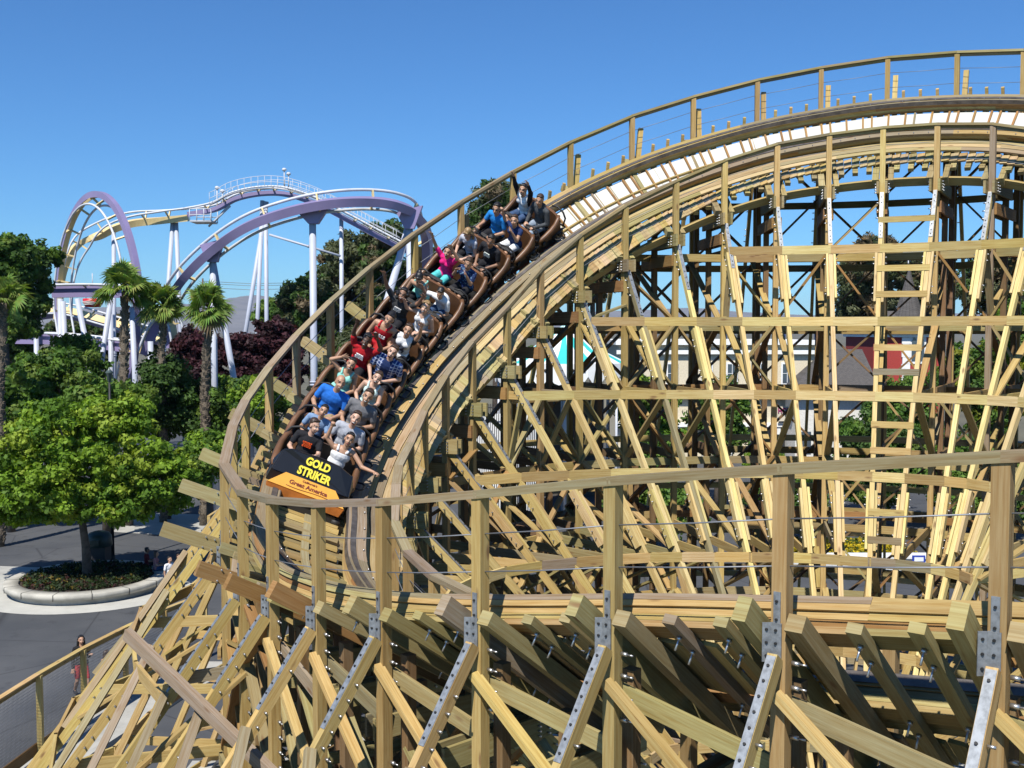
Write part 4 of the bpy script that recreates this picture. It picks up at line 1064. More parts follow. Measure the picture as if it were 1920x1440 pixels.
simple(1140,690,1300,900,62,'leafy green tree in front of the cream building, seen through the frame',G_MID+G_BRIGHT,16000,.26,k=10,rr=1.5,**TR_)
simple(1290,700,1400,860,66,'narrow green tree beside the arcade front',G_MID,9000,.26,k=7,rr=1.2,**TR_)
simple(1550,750,1760,960,60,'broad dark green tree right of the arcade sign',G_MID+G_DARK,20000,.26,k=12,rr=1.7,**TR_)
simple(1625,690,1790,830,80,'mid-green tree below the red building, behind the ladder bay',G_MID,14000,.26,k=8,rr=1.4,**TR_)
simple(1740,610,1950,830,82,'yellow-green tree at the right edge below the eucalyptus',G_YEL+G_MID,20000,.30,k=12,rr=2.1,**TR_)
simple(1700,790,1950,990,58,'large mid-green tree low at the right edge',G_MID,20000,.26,k=12,rr=1.7,**TR_)
simple(1120,860,1330,1020,50,'round green bush low behind the raking legs',G_MID,12000,.22,k=9,rr=1.2,**TR_)
simple(1400,880,1560,1010,54,'dark clipped bush in front of the arcade',G_DARK+G_MID,9000,.22,k=8,rr=1.0,**TR_)
simple(1240,600,1330,760,105,'dark tree left of the blue steel track beyond the buildings',G_DARK,7000,.4,k=6,rr=2.2,**TR_)
simple(1850,540,1960,700,70,'bright green leafy tree at the far right edge',G_BRIGHT+G_MID,10000,.26,k=7,rr=1.6,**TR_)
simple(960,640,1100,740,100,'low dark tree behind the striped canopy',G_DARK,8000,.4,k=6,rr=2.2,**TR_)
# ---- palms
def palm(px,py_c,d,r,trunk_w,label,lean=0,n=44,pxb=None):
    c=at(px,py_c,d);bx=at(pxb if pxb else px,py_c+200,d).x;t=empty('fan_palm',(bx,d,0),label,'palm tree','fan palms in front of the steel coaster')
    mb=MB();pts=[V(bx,d,-.2).lerp(c,k/10)+V(.12*math.sin(k*.7),0,0)*(1 if k<10 else 0) for k in range(11)]
    mb.tube(pts,[trunk_w*(1.25-.35*k/10) for k in range(11)],14)
    for k in range(420):   # boots of old fronds
        u=random.uniform(.03,.97);a=random.uniform(0,6.28);i=min(9,int(u*10));p=pts[i].lerp(pts[i+1],u*10-i);rad=trunk_w*(1.25-.35*u)
        dr=V(math.cos(a),math.sin(a),0);q=p+dr*rad*.9;mb.beam(q-V(0,0,.06),q+dr*.10+V(0,0,.14),.13,.03,dr,(1,1,1))
    mb.build('trunk',M['palmbark'],t)
    mb=MB()
    for k in range(n):
        a=random.uniform(0,6.283);el=random.uniform(-.75,1.35) if k>6 else 1.2
        dr=V(math.cos(a)*math.cos(el),math.sin(a)*math.cos(el),math.sin(el))
        L=r*random.uniform(.22,.58);p0=c+V(0,0,.1);p1=p0+dr*L*.6+V(0,0,.05);p2=p0+dr*L-V(0,0,.05*L)
        dead=el<-.68
        base=(.16,.13,.06) if dead else random.choice([(.17,.27,.05),(.22,.31,.06),(.13,.21,.04),(.26,.33,.08)])
        mb.tube([p0,p1,p2],[.03,.022,.015],4,(.18,.2,.07))
        side=dr.cross(V(0,0,1));side=side.normalized() if side.length>.05 else V(1,0,0);upv=side.cross(dr).normalized();rl_=random.uniform(-1.1,1.1);side,upv=side*math.cos(rl_)+upv*math.sin(rl_),upv*math.cos(rl_)-side*math.sin(rl_)
        nb=20;Lb=r*random.uniform(.50,.62)
        for j in range(nb):
            th=(j/(nb-1)-.5)*2*1.75;bd=(dr*math.cos(th)+side*math.sin(th)).normalized();
            l=Lb*(1-.25*abs(th)/1.75)*random.uniform(.9,1.1);w=.055
            e1=p2+bd*l*.55+upv*.03;e2=p2+bd*l+V(0,0,-.28*l*random.uniform(.5,1.4));wv=bd.cross(upv).normalized()*w
            b=len(mb.v);mb.v+= [p2-wv*.3,p2+wv*.3,e1+wv,e1-wv,e2];cj=tuple(x*random.uniform(.85,1.15) for x in base)
            mb.face((b,b+1,b+2,b+3),None,cj);mb.face((b+3,b+2,b+4),None,cj)
    mb.build('crown',M['leaf'],t)
palm(234,545,60,1.85,.20,'leftmost of the three fan palms in front of the loop, the tallest one',pxb=237)
palm(306,578,61,1.65,.17,'middle fan palm of the three, with a thin reddish trunk',pxb=302)
palm(392,582,60,1.85,.19,'rightmost of the three fan palms, with the longest visible pale trunk',pxb=378)
palm(6,568,54,1.65,.19,'fan palm at the left edge of the picture in front of dark trees',pxb=-8)
# ================================================================ steel coaster
SCo=empty('steel_roller_coaster',(-20,80,0),'lilac and cream steel looping roller coaster behind the palms','roller coaster')
def spl(P,n=10):
    P=[Vector(p) for p in P];out=[]
    for i in range(len(P)-1):
        a,b,c,d=P[max(i-1,0)],P[i],P[i+1],P[min(i+2,len(P)-1)]
        for k in range(n):
            t=k/n;out.append(.5*((2*b)+(c-a)*t+(2*a-5*b+4*c-d)*t*t+(3*b-a-3*c+d)*t**3))
    out.append(P[-1]);return out
def steel(P,ups,gauge,spine,colm,n=10,sd=.8,rail=.09,tie=1.6,drop=.75,tiem='cream',nm='track_spine',tiecap=100):
    """P: points of the rail plane centre, ups: up vectors towards the rails"""
    C_=spl(P,n);U_=spl(ups,n);sides=[];uu=[]
    for i,p in enumerate(C_):
        t=(C_[min(i+1,len(C_)-1)]-C_[max(i-1,0)]).normalized();u=(U_[i]-t*U_[i].dot(t)).normalized();uu.append(u);sides.append(t.cross(u))
    mb=MB();mb.sweep([p-u*drop for p,u in zip(C_,uu)],sides,uu,spine,spine*1.15,mt=1);sp=mb.build(nm,[M[colm],M['cream']],SCo)
    for s in(-1,1):
        mb=MB();mb.tube([p+a*s*gauge/2 for p,a in zip(C_,sides)],rail,8);mb.build('rail',M['railwhite'],SCo)
    acc=0
    for i in range(1,len(C_)):
        acc+=(C_[i]-C_[i-1]).length
        if acc>tie:
            acc=0;p,a,u=C_[i],sides[i],uu[i];t=u.cross(a)
            mb=MB()
            for s in(-1,1): mb.beam(p-u*(drop-spine*.4),p+a*s*gauge/2-u*.05,.16,.10,t)
            mb.build('tie',M[tiem],sp)
    return C_,sides,uu
Zu=V(0,0,1)
# big lilac arc over the middle
d=62
arc=[at(318,560,66),at(352,512,64),at(405,462,63),at(470,420,62),at(545,393,62),at(620,378,62),at(690,374,63),at(745,381,64),at(772,400,65.5),at(786,448,68),at(782,535,71)]
aup=[V(-.1,.9,.3),V(-.1,.9,.3),V(-.05,.9,.3),V(0,.9,.3),V(0,.9,.3),V(0,.9,.3),V(.0,.9,.3),V(-.1,.85,.3),V(-.4,.8,.2),V(-.85,.5,.05),V(-.95,.25,-.1)]
steel([p for p in arc],aup,1.15,.50,'lilac',10,drop=.55,tie=3.0)
def column(px,py0,d,r=.19,pxb=None,z1=0,head=True,m='column'):
    a=at(px,py0,d);b=V((pxb-960)/F*d if pxb is not None else a.x,d,z1);mb=MB();mb.tube([b,a],r,14)
    for k in(.45,.46): 
        p=b.lerp(a,k);mb.tube([p-(a-b).normalized()*.04,p+(a-b).normalized()*.04],r*1.25,14)
    c=mb.build('support_column',M[m],SCo)
    return a
def gusset(px,py,d,w,h):
    a=at(px,py,d);mb=MB();mb.poly_prism([a+V(-w,0,h*.4),a+V(w,0,h*.75),a+V(.28,0,-h*.5),a+V(-.28,0,-h*.5)],V(0,1,0),.5);mb.build('gusset_plate',M['lilac'],SCo)
column(586,412,62.2,.2);gusset(588,402,62.1,1.2,1.1)
column(768,425,64.5,.2);gusset(768,412,64.4,.8,1.1);column(766,425,65,.22,pxb=610)
column(399,488,63.2,.19);gusset(399,474,63.1,.7,1.1)
column(399,488,64,.18,pxb=480)
# the loop
LC=at(186,560,84);Rl=at(186,372,84).z-LC.z
lp=[];lu=[];e=V(.72,-.70,0)
for k in range(0,25):
    a=-math.pi/2-.75+(2*math.pi+.7)*k/24;a=-a-math.pi   # from the far left leg over the top to the near right leg
    rx=5.6*(1.0 if math.sin(a)>0 else .9);c_=LC+e*(-math.cos(a))*0
    p=LC+e*rx*math.cos(a)*1.0+V(.2*(k-12)*.3,0,Rl*math.sin(a));lp.append(p-V(.3,0,.5));lu.append((-e*math.cos(a)-V(0,0,math.sin(a))*1.0))
steel(lp,lu,1.35,.42,'lilac',6,drop=.8,tie=1.9,tiem='cream')
# lilac outside band on the descending side of the loop
# curve from the loop foot up to the lift track at the top
top=[at(122,600,92),at(128,520,92),at(150,460,92),at(190,422,92),at(240,403,92),at(300,396,92),at(350,391,92),at(400,382,92),at(440,362,92),at(490,352,92),at(540,354,92),at(600,374,92),at(660,405,92),at(720,437,92),at(800,478,92)]
tup=[V(1,-.4,.1),V(1,-.4,.3),V(.7,-.5,.6),V(.4,-.5,.9),V(.15,-.4,.9),V(0,-.2,1),V(0,-.1,1)]+[V(0,0,1)]*8
C1,S1,U1=steel(top[:7],tup[:7],1.4,.5,'cream',8,drop=.8,tie=2.)
C2,S2,U2=steel(top[6:],tup[6:],1.4,.36,'lilac',8,drop=.5,tie=1.4)
# catwalk with railings along the top
mb=MB()
k0=int(len(C2)*.13);k1=int(len(C2)*.93)
for s in(-1,1):
    pts=[p+a*s*1.2-V(0,0,.2) for p,a in zip(C2,S2)][k0:k1]
    mb.sweep([p-V(0,0,.05) for p in pts],S2[k0:k1],[Zu]*len(pts),.45,.04)
    for h in(.5,1.0): mb.tube([p+V(0,0,h) for p in pts],.024,5)
    for p in pts[::2]: mb.tube([p,p+V(0,0,1.0)],.02,5)
mb.build('catwalk',M['railwhite'],SCo)
# platform hanging at its left end
mb=MB();a=at(362,405,92);b=at(402,416,92)
mb.box(a.x,91,a.z-.6,b.x,93,a.z-.45)
for y in(91,93):
    for z in(0,.5,1.): mb.tube([V(a.x,y,a.z-.5+z),V(b.x,y,a.z-.5+z)],.04,5)
    for x in np.linspace(a.x,b.x,4): mb.tube([V(x,y,a.z-.5),V(x,y,a.z+.5)],.04,5)
mb.tube([V(b.x,92,b.z),at(440,372,92)],.09,6);mb.tube([V(b.x-.5,92,b.z-.4),at(432,386,92)],.09,6)
mb.build('maintenance_platform',M['railwhite'],SCo)
for px,py,py0 in((407,352,395),(417,358,390),(533,318,350),(541,326,352)):
    mb=MB();t=at(px,py,92);mb.tube([at(px,py0,92),t],.05,6);mb.ell(t,(.2,.2,.15),n=10,k=6);mb.build('lamp',M['railwhite'],SCo)
for px,py0,pxb in((498,378,500),(500,378,420),(324,412,290),(330,412,345),(213,432,212),(640,402,640),(492,376,470)):
    column(px,py0,92.5,.18,pxb=px+(pxb-px)*1.0)
column(505,440,92,.10,pxb=640,z1=at(576,480,92).z)
# horizontal lilac beam with pale rails, left, and low tracks
for pts,ms,sp_ in(([at(100,535,78),at(180,534,78),at(300,538,78)],'lilac',.7),([at(30,624,88),at(120,626,86),at(250,640,84)],'lilac',.7)):
    steel(pts,[Zu]*3,1.3,sp_,ms,6,drop=.5,tie=2.)
steel([at(30,590,95),at(110,578,95),at(200,600,94),at(300,630,92)],[V(0,-.7,.7)]*4,1.3,.7,'lilac',6,drop=.5,tie=2)
steel([at(255,660,80),at(275,610,80),at(300,585,80),at(325,600,80),at(335,650,80)],[V(-1,-.5,.1),V(-.6,-.5,.6),V(0,-.5,1),V(.6,-.5,.6),V(1,-.5,.1)],1.3,.6,'lilac',6,drop=.6,tie=1.6)
for px,py0,d_,pxb in((113,560,80,112),(118,565,80,128),(68,610,86,66),(208,560,82,155),(145,560,82,205),(150,590,83,215),(207,590,84,208),(247,575,79,258),(282,640,79,282)): column(px,py0,d_,.2,pxb=pxb)
# gondola of a cable ride
g=at(174,560,110);gd=empty('cable_gondola',g,'small red and white gondola with two people, hanging below the lilac beam','gondola')
mb=MB();mb.lathe([(.2,-.9),(.75,-.85),(.95,-.4),(.98,.0),(.94,.0),(.9,-.3)],g,20);mb.build('tub',plain('gondola_red',(.55,.02,.02),.4),gd)
mb=MB();
for k in range(3): mb.tube([g+V(-.75+.1*k,-.93+.25*k*0,-.35-.15*k),g+V(0,-1.0,-.28-.15*k),g+V(.7-.15*k,-.8,-.45-.1*k)],.05,5)
mb.build('stripe',M['white'],gd)
mb=MB()
for x in(-.7,0,.7): mb.tube([g+V(x,0,0),g+V(x,0,.95)],.04,5)
mb.lathe([(.02,1.2),(.7,1.0),(1.0,.92),(1.0,.88),(.02,.95)],g,16);mb.tube([g+V(0,0,1.1),g+V(0,0,2.6)],.05,6);mb.build('canopy',M['railwhite'],gd)
# power line on two poles
pl=empty('power_line',at(470,560,300),'three thin power line wires crossing behind the eucalyptus trees','power line')
mb=MB()
for k,(ya,yb) in enumerate(((527,530),(531,534),(539,541))):
    a=at(380,ya,300);b=at(560,yb,300);mb.tube([a,(a+b)/2-V(0,0,.5),b],.07,4)
mb.build('wire',M['cable'],pl)
mb=MB()
for px in(380,560): mb.tube([V(at(px,530,300).x,300,0),at(px,522,300)],.25,8)
mb.build('pole',M['bark'],pl)
# street lamp left
l=at(205,705,50);sl=empty('street_lamp',(l.x,50,0),'dark green lantern street lamp among the trees left of the palm trunk','street lamp')
mb=MB();mb.tube([V(l.x,50,0),l-V(0,0,.3)],[.09,.05],10);mb.lathe([(.16,0),(.1,.4)],(l.x,50,0),10);mb.build('pole',M['blackm'],sl)
mb=MB();mb.lathe([(.02,-.3),(.08,-.25),(.15,.12),(.19,.16),(.05,.32),(.02,.4)],l,12);mb.build('lantern',plain('lantern_glass',(.10,.13,.12),.3),sl)
# ================================================================ ground
def flat(name,pts,z,mat,**kw):
    mb=MB();b=len(mb.v);mb.v+=[V(x,y,z) for x,y in pts];mb.face(range(len(pts)),[(x,y) for x,y in pts]);return mb.build(name,mat,**kw)
flat('ground',[(-7000,-30),(7000,-30),(7000,9500),(-7000,9500)],-.02,plain('dry_soil',(.13,.12,.08),.95,0,.2,.05),kind='structure')
flat('asphalt_road',[(-60,10),(40,10),(40,120),(-60,120)],-.012,M['asphalt'],kind='structure')
circ=[(5+16.5*math.cos(a),17+14*math.sin(a)) for a in np.linspace(0,2*math.pi,48,endpoint=False)]
flat('gravel_bed',circ,0,M['gravel'],kind='structure')
pth=[(-12.9,10),(-12.9,24),(-12.6,28),(-11.9,32),(-10.2,35),(-8.6,35),(-10,31.5),(-11,27),(-11.4,22),(-11.4,10)]
flat('concrete_path',pth,.004,M['concrete'],kind='structure')
mb=MB();kp=[V(-11.3,10,.06),V(-11.3,22,.06),V(-10.9,27,.06),V(-9.9,31.5,.06),V(-8.5,35,.06)];mb.sweep(kp,[V(1,0,0)]*5,[Zu]*5,.18,.14);mb.build('kerb',M['concrete'],kind='structure')
# planter
pa=[(PC.x+4.6*math.cos(a)*1.0,PC.y+4.4*math.sin(a)) for a in np.linspace(0,2*math.pi,64,endpoint=False)]
flat('pavement_ring',pa,-.004,plain('pale_pavement',(.47,.46,.41),.85,0,.08,1),kind='structure')
flat('pavement',[(-40,41.2),(-21,41.6),(-21,49),(-40,52)],-.008,M['concrete'],kind='structure')
flat('far_pavement',[(-22,58),(-12,55),(-8,55),(-8,62),(-22,64)],-.004,M['concrete'],kind='structure')
pt=empty('round_planter',PC,'low round pale concrete planter wall around the bright green tree','planter')
mb=MB();mb.lathe([(3.05,0),(3.05,.22),(3.30,.24),(3.32,.44),(3.28,.47),(2.72,.47),(2.70,.25)],PC,64)
for k in range(14):
    a=2*math.pi*k/14+.2;r_=V(math.cos(a),math.sin(a),0);t_=V(-r_.y,r_.x,0)
    mb.obox(PC+r_*3.0+V(0,0,.471),r_*.32,t_*.012,V(0,0,.004),m=1);mb.obox(PC+r_*3.322+V(0,0,.34),r_*.006,t_*.012,V(0,0,.12),m=1)
mb.build('wall',[plain('planter_concrete',(.46,.44,.38),.8,0,.16,1.5,bmp=.004,bscale=20),M['blackm']],pt)
mb=MB();mb.lathe([(2.75,.36),(1.5,.42),(.02,.45)],PC,40);mb.build('soil',plain('dark_soil',(.045,.03,.02),.95,0,.3,3),pt)
a=RNG.random(900)*6.283;r=2.6*np.sqrt(RNG.random(900));cl=np.stack([PC.x+r*np.cos(a),PC.y+r*np.sin(a),np.full(900,.5)+RNG.random(900)*.1,np.full(900,.14)],1)
v,cc=leaf_cloud(cl,9000,.13,[(.03,.05,.02),(.04,.07,.02),(.06,.02,.02),(.03,.05,.02),(.04,.06,.02),(.03,.05,.02),(.04,.06,.02),(.05,.03,.02),(.04,.05,.02),(.03,.05,.02),(.20,.15,.03)]);fl=quads_obj('flower_bed',v,cc,M['leaf']);fl['kind']='stuff';tag(fl,'low dark plants with a few yellow flowers inside the round planter','flower bed')
# litter bin
b=V(PC.x-1.0,PC.y+3.9,0);lb=empty('litter_bin',b,'dark square litter bin with a domed hood beside the planter tree','litter bin')
mb=MB();mb.box(b.x-.40,b.y-.40,0,b.x+.40,b.y+.40,1.0);mb.build('body',M['blackm'],lb)
mb=MB();mb.lathe([(.56,1.0),(.58,1.05),(.56,1.45),(.45,1.62),(.2,1.7),(.01,1.72)],b,16);mb.box(b.x-.2,b.y-.62,1.15,b.x+.2,b.y-.55,1.35);mb.build('hood',plain('bin_green',(.012,.03,.022),.4),lb)
# fence
FP=[(-12.3,24.9),(-12.15,27.0),(-11.9,29.2),(-11.5,31.3),(-11.0,33.4),(-10.3,35.4)]
FP=[(-12.6,22.7)]+FP
fe=empty('site_fence',(-12,28,0),'timber post fence with wire mesh along the path at lower left','fence')
for x,y in FP:
    mb=MB();mb.beam(V(x,y,0),V(x,y,2.15),.13,.13,(0,1,0),wc('fresh'));mb.build('post',M['wood'],fe)
mb=MB();me_=MB();bo=MB()
for (a_,b_) in zip(FP,FP[1:]):
    p,q=V(*a_,2.1),V(*b_,2.1);mb.beam(p+V(-.09,0,0),q+V(-.09,0,0),.05,.18,Zu,wc('pine'));mb.beam(p+V(-.04,0,.08),q+V(-.04,0,.08),.16,.04,Zu,wc('fresh'));bo.beam(V(*a_,.25)+V(-.09,0,0),V(*b_,.25)+V(-.09,0,0),.05,.3,Zu,wc('brown'))
    for k in range(36):
        m_=p.lerp(q,k/36);me_.tube([m_-V(.11,0,.1),V(m_.x-.11,m_.y,.2)],.004,3)
    for k in range(24): me_.tube([p-V(.11,0,.1+k*.08),q-V(.11,0,.1+k*.08)],.004,3)
mb.build('top_rail',M['wood'],fe);bo.build('bottom_board',M['wood'],fe);me_.build('wire_mesh',M['cable'],fe)
# ================================================================ buildings behind the frame
def bpart(mb,name,parent,mats=None): return mb.build(name,mats or M['tint'],parent)
B1=empty('arcade_building',at(1350,850,92),'long cream building with white cornices and a small arcade sign','building')
a=at(1160,640,92);b=at(1530,640,92);x0,x1=a.x,b.x;ztop=a.z
cr_=(.66,.58,.42)
mb=MB();mb.box(x0,92,0,x1,106,ztop-.3,cr_);mb.build('wall',M['tintm'],B1)
mb=MB();mb.box(x0-.3,91.4,ztop-.3,x1+.3,106.4,ztop+.1,(.8,.8,.76));mb.box(x0-.2,91.6,ztop-1.1,x1+.2,92.0,ztop-.75,(.8,.8,.76));mb.box(x0-.2,91.5,5.15,x1+.6,92,5.6,(.8,.8,.76));mb.box(x0-.2,91.2,2.75,x1+.8,92,3.05,(.8,.8,.76));mb.build('cornice',M['tint'],B1)
for px in(1195,1260,1325,1372,1425,1475):
    p=at(px,700,92);mb=MB();mb.box(p.x-.5,91.85,p.z-.95,p.x+.5,91.995,p.z+.95,(.8,.8,.78));w=mb.build('window',M['tint'],B1);mb=MB();mb.box(p.x-.38,91.80,p.z-.8,p.x+.38,91.845,p.z+.8);mb.build('pane',M['glass'],w)
    mb=MB();mb.box(p.x-.02,91.77,p.z-.8,p.x+.02,91.80,p.z+.8,(.8,.8,.78));mb.box(p.x-.38,91.76,p.z-.02,p.x+.38,91.77,p.z+.02,(.8,.8,.78));mb.build('glazing_bar',M['tint'],w)
for px in(1180,1225,1270,1320,1365,1410,1455):
    p=at(px,800,92);mb=MB();mb.box(p.x-.22,91.3,0,p.x+.22,91.9,2.74,(.78,.78,.74));mb.build('pilaster',M['tint'],B1)
p=at(1488,820,92)
mb=MB();mb.box(p.x-1.6,91.9,0,p.x+1.6,91.99,2.6,(.02,.02,.025));mb.build('doorway',M['tint'],B1)
mb=MB();mb.box(p.x-2.1,91.2,0,p.x-1.65,91.9,2.7,(.30,.02,.05));mb.box(p.x+1.65,91.2,0,p.x+2.1,91.9,2.7,(.30,.02,.05));mb.build('door_jamb',M['tint'],B1)
mb=MB();mb.box(p.x+.5,91.8,.2,p.x+1.5,91.88,2.4,(.75,.75,.72));dj=mb.build('door',M['tint'],B1)
s0=at(1490,776,91)
sb=MB();sb.box(s0.x-1.45,90.9,s0.z-.62,s0.x+1.45,91.1,s0.z+.62,(.62,.56,.44));sg=sb.build('sign_board',M['tint'],B1)
M['_s1']=plain('sign_plum',(.30,.02,.12),.5);M['_s2']=plain('sign_lime',(.45,.62,.08),.5)
text_mb('HOMETOWN',.62,Matrix.Translation(V(s0.x,90.86,s0.z+.27))@Matrix.Rotation(math.radians(90),4,'X'),None,'_s1',sg,.02,.02,sx=.78)
text_mb('ARCADE',.62,Matrix.Translation(V(s0.x+.3,90.86,s0.z-.28))@Matrix.Rotation(math.radians(90),4,'X'),None,'_s2',sg,.02,.02,sx=.85)
# awning to the right of the arcade
B1b=empty('striped_awning',at(1570,770,90),'red and white scalloped awning right of the arcade sign','awning')
mb=MB();a=at(1530,752,90);
for k in range(16):
    x=a.x+k*.28;mb.poly_prism([V(x,91.5,a.z+.35),V(x+.28,91.5,a.z+.35),V(x+.28,89.8,a.z-.5),V(x+.14,89.75,a.z-.62),V(x,89.8,a.z-.5)],V(0,-.5,.8).normalized(),.04,(.55,.02,.03) if k%2 else (.78,.78,.76))
mb.build('canvas',M['tint'],B1b)
mb=MB()
for x in(a.x,a.x+4.4): mb.tube([V(x,89.85,0),V(x,89.85,a.z-.5)],.05,6)
mb.build('pole',M['railwhite'],B1b)
# hip roof house
B2=empty('hip_roof_building',at(1560,740,88),'low building with a grey shingled hip roof right of the cream building','building')
e0=at(1482,738,88);e1=at(1655,742,88);r0=at(1548,655,92);r1=at(1620,655,92)
mb=MB();b=len(mb.v);mb.v+=[V(e0.x,88,e0.z),V(e1.x,88,e0.z),V(e1.x,97,e0.z),V(e0.x,97,e0.z),V(r0.x,92.5,r0.z),V(r1.x,92.5,r0.z)]
for f_ in((0,1,5,4),(1,2,5),(2,3,4,5),(3,0,4)): mb.face([b+i for i in f_],[(mb.v[b+i].x,mb.v[b+i].z*1.5) for i in f_])
mb.build('roof',M['shingle'],B2)
mb=MB();mb.box(e0.x-.15,87.8,e0.z-.28,e1.x+.15,97.2,e0.z-.02,(.78,.78,.76));mb.build('eaves_board',M['tint'],B2)
mb=MB();mb.box(e0.x+.6,88.6,0,e1.x-.6,96.4,e0.z-.285,(.70,.68,.62));mb.build('wall',M['tintm'],B2)
mb=MB()
for k in range(4): 
    x=e0.x+1.1+k*1.7;mb.box(x,88.5,.8,x+.8,88.59,2.6)
mb.build('window',M['glass'],B2)
# red building with white trim and the spire
B3=empty('red_building',at(1695,700,96),'red building with white quoins and an arched window, behind the ladder bay','building')
a=at(1638,645,96);b=at(1765,700,96);ez=at(1700,632,96).z
mb=MB();mb.box(a.x,96,0,b.x,104,ez,(.36,.045,.035));mb.build('wall',M['tintm'],B3)
mb=MB();mb.box(a.x-.2,95.7,ez,b.x+.2,104.2,ez+.25,(.8,.8,.78));q=at(1698,660,96)
for k in range(10): mb.box(q.x-.3-(.08 if k%2 else 0),95.86,ez-6+k*.6,q.x+.3+(.08 if k%2 else 0),95.99,ez-5.42+k*.6,(.8,.8,.78))
mb.build('white_trim',M['tint'],B3)
q=at(1720,655,96)
mb=MB()
for dx in(-.32,.32):
    P=[V(q.x+dx-.24,0,q.z-1.),V(q.x+dx+.24,0,q.z-1.),V(q.x+dx+.24,0,q.z+.6),V(q.x+dx+.12,0,q.z+.95),V(q.x+dx,0,q.z+1.05),V(q.x+dx-.12,0,q.z+.95),V(q.x+dx-.24,0,q.z+.6)]
    mb.poly_prism([p+V(0,95.85,0) for p in P],V(0,1,0),.06,m=1)
mb.box(q.x-.75,95.9,q.z-1.3,q.x+.75,95.985,q.z+1.35,(.8,.8,.78))
mb.build('window',[M['tint'],M['glass']],B3)
mb=MB();g0=V(a.x-.3,95.4,ez+.26);b=len(mb.v);mb.v+=[V(a.x-.3,95.4,ez+.26),V(at(1765,0,96).x,95.4,ez+.26),V(at(1765,0,96).x,104.4,ez+.26),V(a.x-.3,104.4,ez+.26),V(a.x+2.2,99.5,ez+2.4),V(at(1765,0,96).x-2,99.5,ez+2.4)]
for f_ in((0,1,5,4),(1,2,5),(2,3,4,5),(3,0,4)): mb.face([b+i for i in f_],[(mb.v[b+i].x,mb.v[b+i].z*1.5) for i in f_])
mb.build('roof',M['shingle'],B3)
s0=at(1703,600,99);s1=at(1703,503,99)
mb=MB();mb.lathe([(1.5,0),(1.15,1.0),(.75,2.2),(.05,s1.z-s0.z)],(s0.x,99,s0.z),10,smooth=False);sp=mb.build('spire',M['shingle'],B3)
mb=MB();mb.box(s0.x-1.1,98,ez+1,s0.x+1.1,100,s0.z-.02,(.7,.66,.6));mb.build('tower',M['tint'],B3)
mb=MB();mb.tube([V(s1.x,99,s1.z-.1),V(s1.x,99,s1.z+1)],.05,6);mb.build('finial',M['railwhite'],sp)
# striped canopy
cx=at(1065,612,58);CT=empty('striped_canopy',(cx.x,60,0),'round turquoise and white striped tent canopy seen through the leaning legs','tent')
z0=at(1065,690,58).z;mb=MB();R0=4.0;n=32;ap=V(cx.x,61,cx.z+.2)
for k in range(n):
    a0,a1=2*math.pi*k/n,2*math.pi*(k+1)/n;p=V(cx.x+R0*math.cos(a0),61+R0*math.sin(a0),z0);q=V(cx.x+R0*math.cos(a1),61+R0*math.sin(a1),z0)
    b=len(mb.v);m1=p.lerp(ap,.5)-V(0,0,.25);m2=q.lerp(ap,.5)-V(0,0,.25);mb.v+=[p,q,m2,m1,ap];c=(.04,.50,.46) if k%2 else (.8,.8,.8)
    mb.face((b,b+1,b+2,b+3),None,c);mb.face((b+3,b+2,b+4),None,c)
mb.build('canopy',M['tint'],CT)
mb=MB();dk=MB()
for k in range(24):
    a0,a1=2*math.pi*k/24,2*math.pi*(k+1)/24;am=(a0+a1)/2
    p=V(cx.x+4.02*math.cos(a0),61+4.02*math.sin(a0),z0);q=V(cx.x+4.02*math.cos(a1),61+4.02*math.sin(a1),z0);nr=V(math.cos(am),math.sin(am),0)
    P=[p+V(0,0,.25),q+V(0,0,.25),q-V(0,0,.45),q.lerp(p,.25)-V(0,0,.8),q.lerp(p,.5)-V(0,0,.9),q.lerp(p,.75)-V(0,0,.8),p-V(0,0,.45)]
    mb.poly_prism(P,nr,.05,(.8,.8,.78))
    for j in range(5 if k in(12,14,16,18,20,22) else 0):
        c0=p.lerp(q,.2+.15*j)+nr*.05-V(0,0,.1+.3*math.sin(j*1.6)**2);mb.ell(c0,(.07,.07,.09),n=6,k=4,m=1)
va=mb.build('valance',[M['tint'],M['blackm']],CT)
mb=MB()
for k in range(8):
    a0=2*math.pi*k/8;mb.tube([V(cx.x+3.8*math.cos(a0),61+3.8*math.sin(a0),0),V(cx.x+3.8*math.cos(a0),61+3.8*math.sin(a0),z0)],.07,8)
mb.build('pole',M['railwhite'],CT)
mb=MB();mb.tube([V(cx.x,61,0),ap],.12,8);mb.build('centre_pole',M['railwhite'],CT)
# shelter with corrugated roof
a=at(1000,742,66);b=at(1150,742,66);SH=empty('shelter',(a.x,68,0),'flat-roofed open shelter with a corrugated edge below the striped canopy','shelter')
mb=MB();b_=None;xs=np.linspace(a.x-1,b.x,40)
for x,y in zip(xs,xs[1:]): mb.box(x,66,a.z-.05+(.04 if int(x*10)%2 else 0),y-.02,71,a.z+.08,(.5,.5,.48))
mb.build('roof',M['tintm'],SH)
mb=MB()
for x in(a.x-.8,(a.x+b.x)/2,b.x-.3):
    for y in(66.3,70.7): mb.box(x-.1,y-.1,0,x+.1,y+.1,a.z-.06,(.12,.09,.07))
mb.build('post',M['tintm'],SH)
mb=MB();mb.box(a.x-.8,70.8,0,b.x-.2,70.95,a.z-.08,(.10,.085,.07));mb.build('back_wall',M['tintm'],SH)
